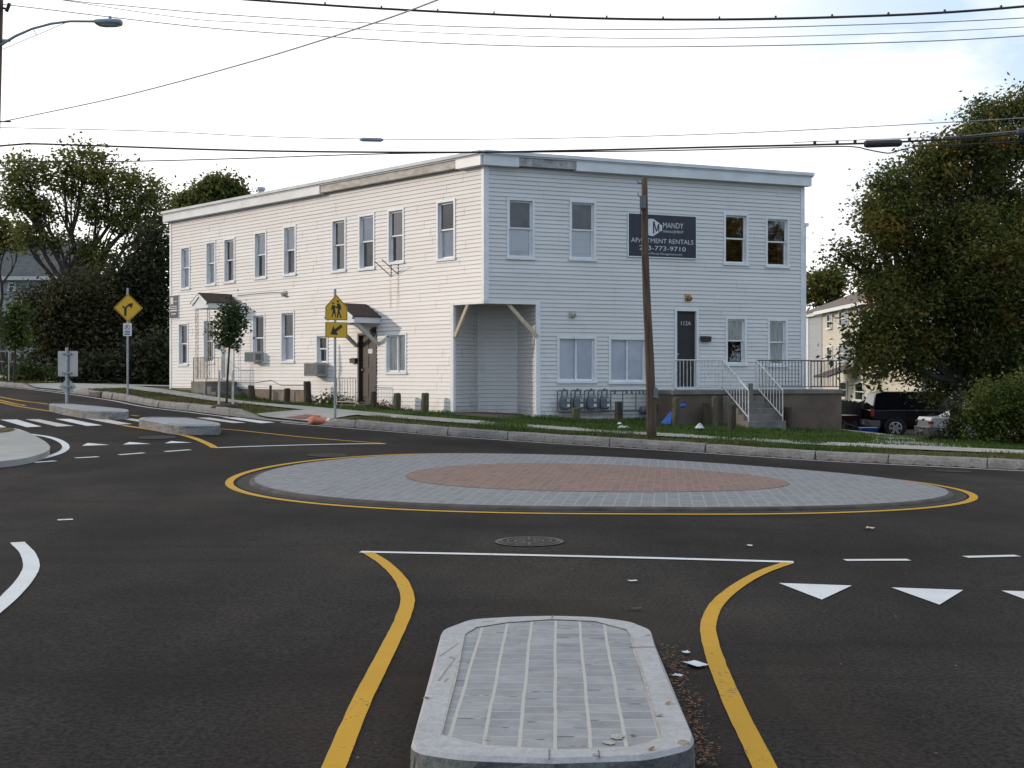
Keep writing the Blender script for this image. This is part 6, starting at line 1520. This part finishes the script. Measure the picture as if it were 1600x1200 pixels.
car('suv', (suv_l[0], suv_l[1], z), -.05, 'black sport utility vehicle parked behind the landing', 'suvpaint',
    [(-2.45, .42, 1.08, .93), (-2.40, .36, 1.12, .99), (-1.0, .34, 1.14, 1), (.6, .34, 1.13, 1), (1.2, .34, 1.10, 1), (2.1, .36, 1.04, .98), (2.42, .42, .95, .9)],
    [(-2.38, 1.10), (-2.22, 1.78), (-1.9, 1.86), (.2, 1.86), (.55, 1.80), (1.28, 1.10)], 1.98, (-1.5, 1.55), .39,
    {'glass': [[(-2.12, 1.2), (-2.05, 1.7), (-1.2, 1.72), (-1.2, 1.2)], [(-1.1, 1.2), (-1.1, 1.72), (-.28, 1.72), (-.28, 1.2)], [(-.18, 1.2), (-.18, 1.72), (.42, 1.68), (.95, 1.2)]], 'rear_glass': (-2.372, 1.18, -2.245, 1.72), 'front_glass': (1.2, 1.2, .62, 1.75), 'bump': (.45, .70), 'lamp': (-2.465, -2.34, .86, 1.16, .86), 'mirror': (.9, 1.14), 'seams': (-.23, .85, -1.15), 'belt': 1.14}, 'carplastic')
sd_l = (17.6, 47.6)
z = h1(*sd_l) + LIFT - .03
car('sedan', (sd_l[0], sd_l[1], z), .0, 'white sedan half hidden by shrubs on the right', 'whitecar',
    [(-2.3, .38, .86, .88), (-2.22, .32, .97, .97), (-1.3, .26, .99, 1), (.5, .24, .95, 1), (1.3, .26, .90, 1), (2.1, .3, .78, .96), (2.32, .36, .66, .85)],
    [(-1.55, .95), (-.85, 1.38), (-.5, 1.42), (.25, 1.40), (1.05, .93)], 1.74, (-1.35, 1.4), .31,
    {'glass': [[(-1.28, .99), (-.8, 1.33), (-.45, 1.35), (-.45, .99)], [(-.37, .99), (-.37, 1.35), (.2, 1.34), (.85, .98)]], 'rear_glass': (-1.5, .99, -.9, 1.36), 'front_glass': (1.0, .98, .3, 1.385), 'bump': (.34, .62), 'lamp': (-2.325, -2.2, .74, .84, .70), 'mirror': (.8, .95), 'seams': (-.41, .6), 'belt': .96}, 'carplastic')
# low red vehicle tail and fence behind the landing
rl = (11.9, 46.0); z = h1(*rl) + LIFT
t = thing('wheelbarrow', (rl[0], rl[1], z), 'dark red wheelbarrow behind the right end of the landing', 'wheelbarrow', rotz=.6)
m = MB(); m.loft([[(-.25, -.2, .32), (.25, -.2, .32), (.25, .2, .32), (-.25, .2, .32)], [(-.42, -.34, .62), (.42, -.34, .62), (.42, .34, .62), (-.42, .34, .62)]]); obj('tray', m, 'redcar', t, local=True, bev=.02)
for s in (-1, 1):
    m = MB(); m.tube([(-.9, s * .28, .75), (-.2, s * .25, .36), (.55, s * .06, .2)], .02, 6); obj('handle', m, 'greyiron', t, local=True)
    m = MB(); m.tube([(-.22, s * .25, .36), (-.3, s * .25, 0)], .018, 6); obj('leg', m, 'greyiron', t, local=True)
m = MB(); m.loft([[(.55 + rr * math.cos(2 * math.pi * i / 14), yy, .2 + rr * math.sin(2 * math.pi * i / 14)) for i in range(14)] for yy, rr in ((-.05, .13), (-.04, .2), (.04, .2), (.05, .13))]); obj('wheel', m, 'tyre', t, local=True)
def board_fence(p, q, h, label, mat, bw=.14):
    L = math.dist(p, q); n = int(L / bw); t = thing('board_fence', ((p[0] + q[0]) / 2, (p[1] + q[1]) / 2, h1((p[0] + q[0]) / 2, (p[1] + q[1]) / 2) + LIFT), label, 'fence')
    f = Face(p, q); m = MB()
    for k in range(n):
        s = k * bw; a = f.pt(s, 0, 0); z = h1(a[0], a[1]) + LIFT - .05; m.fbox(f, s, s + bw - .015, 0, .02, z, z + h + random.uniform(-.03, .03))
    obj('boards', m, mat, t)
    m = MB()
    for zz in (.3, h - .3):
        a, b = f.pt(0, -.05, 0), f.pt(L, -.05, 0); m.beam((a[0], a[1], h1(a[0], a[1]) + LIFT + zz), (b[0], b[1], h1(b[0], b[1]) + LIFT + zz), .05, .08)
    obj('rails', m, mat, t)
board_fence((11.8, 50), (17.5, 57), 1.35, 'dark board fence behind the landing beside the black vehicle', 'fencewood')
m = MB(); c = at(1357, 672, 47.5); z = h1(c[0], 47.5) + LIFT; t = thing('plastic_bin', (c[0], 47.5, z), 'bright blue plastic bin on the ground behind the black vehicle', 'bin')
m.loft([[(c[0] - .25, 47.3, z), (c[0] + .25, 47.3, z), (c[0] + .25, 47.7, z), (c[0] - .25, 47.7, z)], [(c[0] - .31, 47.25, z + .24), (c[0] + .31, 47.25, z + .24), (c[0] + .31, 47.75, z + .24), (c[0] - .31, 47.75, z + .24)]]); obj('tub', m, 'blue', t, bev=.02)
m = MB(); m.box(c[0] - .34, c[0] + .34, 47.22, 47.78, z + .24, z + .27); obj('rim', m, 'blue', t, bev=.01)

# ------------------------------------------------------------------ background houses
def simple_windows(parent, fc, boxes, tm='trim'):
    for a, b, yt, yb in boxes:
        s0, s1 = sorted((fc.s(a), fc.s(b))); pmx = (a + b) / 2; z0, z1 = fc.z(pmx, yb), fc.z(pmx, yt)
        m = MB(); w = .12
        m.fbox(fc, s0 - w, s1 + w, 0, .10, z1, z1 + w); m.fbox(fc, s0 - w, s1 + w, 0, .18, z0 - w, z0); m.fbox(fc, s0 - w, s0, 0, .09, z0, z1); m.fbox(fc, s1, s1 + w, 0, .09, z0, z1); m.fbox(fc, s0, s1, .01, .07, (z0 + z1) / 2 - .03, (z0 + z1) / 2 + .03)
        wo = obj('window', m, tm, parent); g = MB(); g.quad(fc.pt(s0, .02, z0), fc.pt(s1, .02, z0), fc.pt(s1, .02, z1), fc.pt(s0, .02, z1)); obj('pane', g, 'carglass', wo)
# cream flats on the right
A1, A2 = at(1285, 585, 88)[:2], at(1440, 585, 66)[:2]
FA = Face(A1, A2); FA.n = -FA.n if FA.n[0] > 0 else FA.n
ze = FA.z(1286, 489); zlow = -2.4
fl = thing('block_of_flats', (A1[0], A1[1], zlow), 'cream three storey flats with brown roof behind the landing', 'building')
bd = np.array([.83, .56]) * 11
m = MB(); m.fbox(FA, 0, FA.L, -.3, 0, zlow, ze)
q0, q1 = np.array(A1), np.array(A2); r0, r1 = q0 - FA.n * 10, q1 - FA.n * 10
flatwall(m, tuple(q1), tuple(r1), zlow, ze); flatwall(m, tuple(r1), tuple(r0), zlow, ze); flatwall(m, tuple(r0), tuple(q0), zlow, ze); obj('wall', m, 'creamwall', fl)
m = MB(); rid = q0 - FA.n * 5, q1 - FA.n * 5; zr_ = ze + 2.6
e0, e1 = q0 + FA.n * .5 - FA.u * .4, q1 + FA.n * .5
m.slab([(*e0, ze), (*e1, ze), (*(rid[1]), zr_), (*(rid[0] - FA.u * .4), zr_)], (0, 0, .12)); b0, b1 = r0 - FA.n * .5 - FA.u * .4, r1 - FA.n * .5; m.slab([(*b0, ze), (*b1, ze), (*(rid[1]), zr_), (*(rid[0] - FA.u * .4), zr_)], (0, 0, .12)); obj('roof', m, 'brownroof', fl)
m = MB(); m.fbox(FA, -.4, FA.L, .42, .56, ze - .12, ze + .1); m.slab([(*e0, ze - .2), (*(rid[0] - FA.u * .4), zr_ - .2), (*b0, ze - .2)], (0, 0, .18)); obj('fascia', m, 'trim', fl)
simple_windows(fl, FA, [(1294, 1301, 492, 512), (1313, 1326, 487, 508), (1340, 1352, 484, 504), (1372, 1386, 478, 500), (1294, 1301, 543, 564), (1312, 1323, 541, 564), (1338, 1350, 540, 564), (1370, 1384, 538, 562), (1314, 1324, 598, 620), (1338, 1350, 600, 624)])
m = MB(); g1 = FA.s(1320), FA.s(1345); zz = FA.z(1330, 590); m.slab([FA.pt(g1[0], 0, zz + .7), FA.pt(g1[1], 0, zz + .7), FA.pt(g1[1], 2.0, zz), FA.pt(g1[0], 2.0, zz)], (0, 0, .12)); obj('porch_roof', m, 'brownroof', fl)
# grey wing between the white house and the flats
g0, g1_ = at(1262, 585, 93)[:2], at(1284, 585, 89.5)[:2]
FG = Face(g0, g1_); FG.n = -FG.n if FG.n[1] > 0 else FG.n
wg = thing('block_of_flats', (*g0, zlow), 'grey shaded gable wing left of the cream flats', 'building')
zeg = FG.z(1275, 494); m = MB(); m.fbox(FG, 0, FG.L, -8, 0, zlow, zeg); obj('wall', m, 'greywall', wg)
m = MB(); m.fbox(FG, -.25, .35, -.02, .06, zlow, zeg); m.fbox(FG, -.4, FG.L + .3, -.3, .3, zeg, zeg + .2); obj('corner_trim', m, 'trim', wg)
m = MB(); m.slab([FG.pt(-.5, .4, zeg + .2), FG.pt(FG.L + .2, .4, zeg + .2), FG.pt(FG.L + 3.2, -5, zeg + 2.6), FG.pt(-.5, -5, zeg + 2.0)], (0, 0, .12)); obj('roof', m, 'brownroof', wg)
m = MB(); m.fbox(FG, 1.5, FG.L - .5, .0, .10, FG.z(1275, 575), FG.z(1275, 545)); 
# grey house at the far left
h0, h1_ = at(-60, 585, 76)[:2], at(97, 585, 76)[:2]
FH = Face(h0, h1_); FH.n = -FH.n if FH.n[1] > 0 else FH.n
gh_ = thing('grey_house', (*h0, 1.0), 'grey shingled house with dark roof behind trees at the left', 'house')
zev = FH.z(40, 436); m = MB(); m.fbox(FH, 0, FH.L - .6, -8, 0, .5, zev); obj('wall', m, 'greywall', gh_)
m = MB(); m.slab([FH.pt(-.5, .5, zev), FH.pt(FH.L, .5, zev), FH.pt(FH.L, -4, FH.z(90, 377) + .3), FH.pt(-.5, -4, FH.z(90, 377) + .3)], (0, 0, .15)); m.slab([FH.pt(-.5, -8.5, zev), FH.pt(FH.L, -8.5, zev), FH.pt(FH.L, -4, FH.z(90, 377) + .3), FH.pt(-.5, -4, FH.z(90, 377) + .3)], (0, 0, .15)); obj('roof', m, 'slateroof', gh_)
m = MB(); m.fbox(FH, -.5, FH.L, .45, .6, zev - .1, zev + .12); obj('gutter', m, 'trim', gh_)
m = MB(); m.fbox(FH, FH.s(-8), FH.s(8), -3.4, -2.6, zev + 1.6, FH.z(4, 371) + .5); obj('chimney', m, 'dark', gh_)
simple_windows(gh_, FH, [(3, 12, 508, 528), (16, 22, 444, 452), (50, 56, 506, 530)])
m = MB()
for px in (8, 26, 44, 58):
    s = FH.s(px); m.fbox(FH, s - .08, s + .08, 2.2, 2.36, .9, FH.z(px, 505))
m.fbox(FH, FH.s(2), FH.s(62), 2.0, 2.5, FH.z(30, 505), FH.z(30, 498)); obj('porch_frame', m, 'fencewood', gh_)
# rail fence at far left
p, q = (-27.5, 62.5), (-19.5, 62.0)
t = thing('rail_fence', (p[0], p[1], h1(*p) + LIFT), 'low dark fence with pale top rail before the grey house', 'fence')
m = MB()
for k in range(12):
    a = np.array(p) + (np.array(q) - np.array(p)) * k / 11; z = h1(*a) + LIFT; m.box(a[0] - .04, a[0] + .04, a[1] - .04, a[1] + .04, z - .1, z + 1.25)
obj('posts', m, 'fencewood', t)
m = MB(); za, zb = h1(*p) + LIFT + 1.25, h1(*q) + LIFT + 1.25; m.beam((*p, za), (*q, zb), .06, .07); m.beam((*p, za - .5), (*q, zb - .5), .05, .06); obj('top_rail', m, 'newconc', t)
p = gp(14, 596, LIFT); t = thing('sign_post', p, 'thin galvanised post on the verge at the far left', 'post'); post(t, p, p[2] + 2.3, .03)

# ------------------------------------------------------------------ light, sky, camera
SUN_EL, SUN_AZ = math.radians(15), math.radians(-88)       # azimuth clockwise from +Y
sd = Vector((math.sin(SUN_AZ) * math.cos(SUN_EL), math.cos(SUN_AZ) * math.cos(SUN_EL), math.sin(SUN_EL)))
sl = bpy.data.lights.new('sun', 'SUN'); sl.energy = 1.65; sl.angle = math.radians(.5); sl.color = (1, .83, .67)
so = bpy.data.objects.new('sun', sl); COL.objects.link(so); so.rotation_euler = sd.to_track_quat('Z', 'Y').to_euler(); so.location = (-40, 20, 30)
w = bpy.data.worlds.new('World'); SC.world = w; w.use_nodes = True; t = w.node_tree; t.nodes.clear()
out = t.nodes.new('ShaderNodeOutputWorld'); bg = t.nodes.new('ShaderNodeBackground'); bg.inputs['Strength'].default_value = .1
sky = t.nodes.new('ShaderNodeTexSky'); sky.sky_type = 'NISHITA'; sky.sun_disc = False; sky.sun_elevation = SUN_EL; sky.sun_rotation = SUN_AZ % (2 * math.pi); sky.air_density = 1.0; sky.dust_density = 0.6; sky.ozone_density = 1.0
tc = t.nodes.new('ShaderNodeTexCoord'); mp = t.nodes.new('ShaderNodeMapping'); mp.inputs['Scale'].default_value = (1, 1, 2.6); mp.inputs['Location'].default_value = (.35, .1, .2)
t.links.new(tc.outputs['Generated'], mp.inputs['Vector'])
nz = node(t, 'ShaderNodeTexNoise', Scale=2.1, Detail=7.0, Roughness=.55); t.links.new(mp.outputs['Vector'], nz.inputs['Vector'])
mask = ramp(t, nz.outputs['Fac'], [(.36, (.9, .9, .9)), (.54, (1, 1, 1))])
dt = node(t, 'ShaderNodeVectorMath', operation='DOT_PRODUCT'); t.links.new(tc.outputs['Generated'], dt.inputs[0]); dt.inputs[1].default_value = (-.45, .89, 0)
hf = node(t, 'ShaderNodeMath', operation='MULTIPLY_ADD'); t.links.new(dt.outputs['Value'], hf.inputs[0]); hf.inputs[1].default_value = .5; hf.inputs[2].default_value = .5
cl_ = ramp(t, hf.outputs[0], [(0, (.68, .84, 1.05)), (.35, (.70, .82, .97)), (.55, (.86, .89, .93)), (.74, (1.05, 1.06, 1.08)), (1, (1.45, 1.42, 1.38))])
nz2 = node(t, 'ShaderNodeTexNoise', Scale=3.7, Detail=5.0); t.links.new(mp.outputs['Vector'], nz2.inputs['Vector'])
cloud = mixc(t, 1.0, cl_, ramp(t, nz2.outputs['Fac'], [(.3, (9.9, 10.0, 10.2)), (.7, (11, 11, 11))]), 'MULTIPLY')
# a thin place in the cloud, high on the right, where pale blue shows
g1 = node(t, 'ShaderNodeVectorMath', operation='DOT_PRODUCT'); t.links.new(tc.outputs['Generated'], g1.inputs[0]); g1.inputs[1].default_value = (.365, .88, .29)
gap = ramp(t, g1.outputs['Value'], [(.968, (0, 0, 0)), (.996, (1, 1, 1))])
nz3 = node(t, 'ShaderNodeTexNoise', Scale=6.5, Detail=7.0, Roughness=.55); t.links.new(mp.outputs['Vector'], nz3.inputs['Vector'])
gap = mixc(t, 1.0, gap, ramp(t, nz3.outputs['Fac'], [(.40, (0, 0, 0)), (.60, (1, 1, 1))]), 'MULTIPLY')
cloud = mixc(t, gap, cloud, (6.6, 8.5, 10.5))
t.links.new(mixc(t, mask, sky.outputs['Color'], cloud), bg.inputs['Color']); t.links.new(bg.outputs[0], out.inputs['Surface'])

cam = bpy.data.cameras.new('camera'); co = bpy.data.objects.new('camera', cam); COL.objects.link(co)
co.location = (0, 0, CH); co.rotation_euler = (math.pi / 2, 0, 0); cam.sensor_width = 36; cam.lens = 36 * F / 1600; cam.shift_y = -(600 - HZ) / 1600; cam.clip_end = 2500; cam.clip_start = .1
SC.camera = co
SC.view_settings.view_transform = 'Standard'; SC.view_settings.look = 'None'; SC.view_settings.exposure = 0; SC.view_settings.gamma = 1; SC.view_settings.use_curve_mapping = False
SC.cycles.max_bounces = 8; SC.cycles.transparent_max_bounces = 12
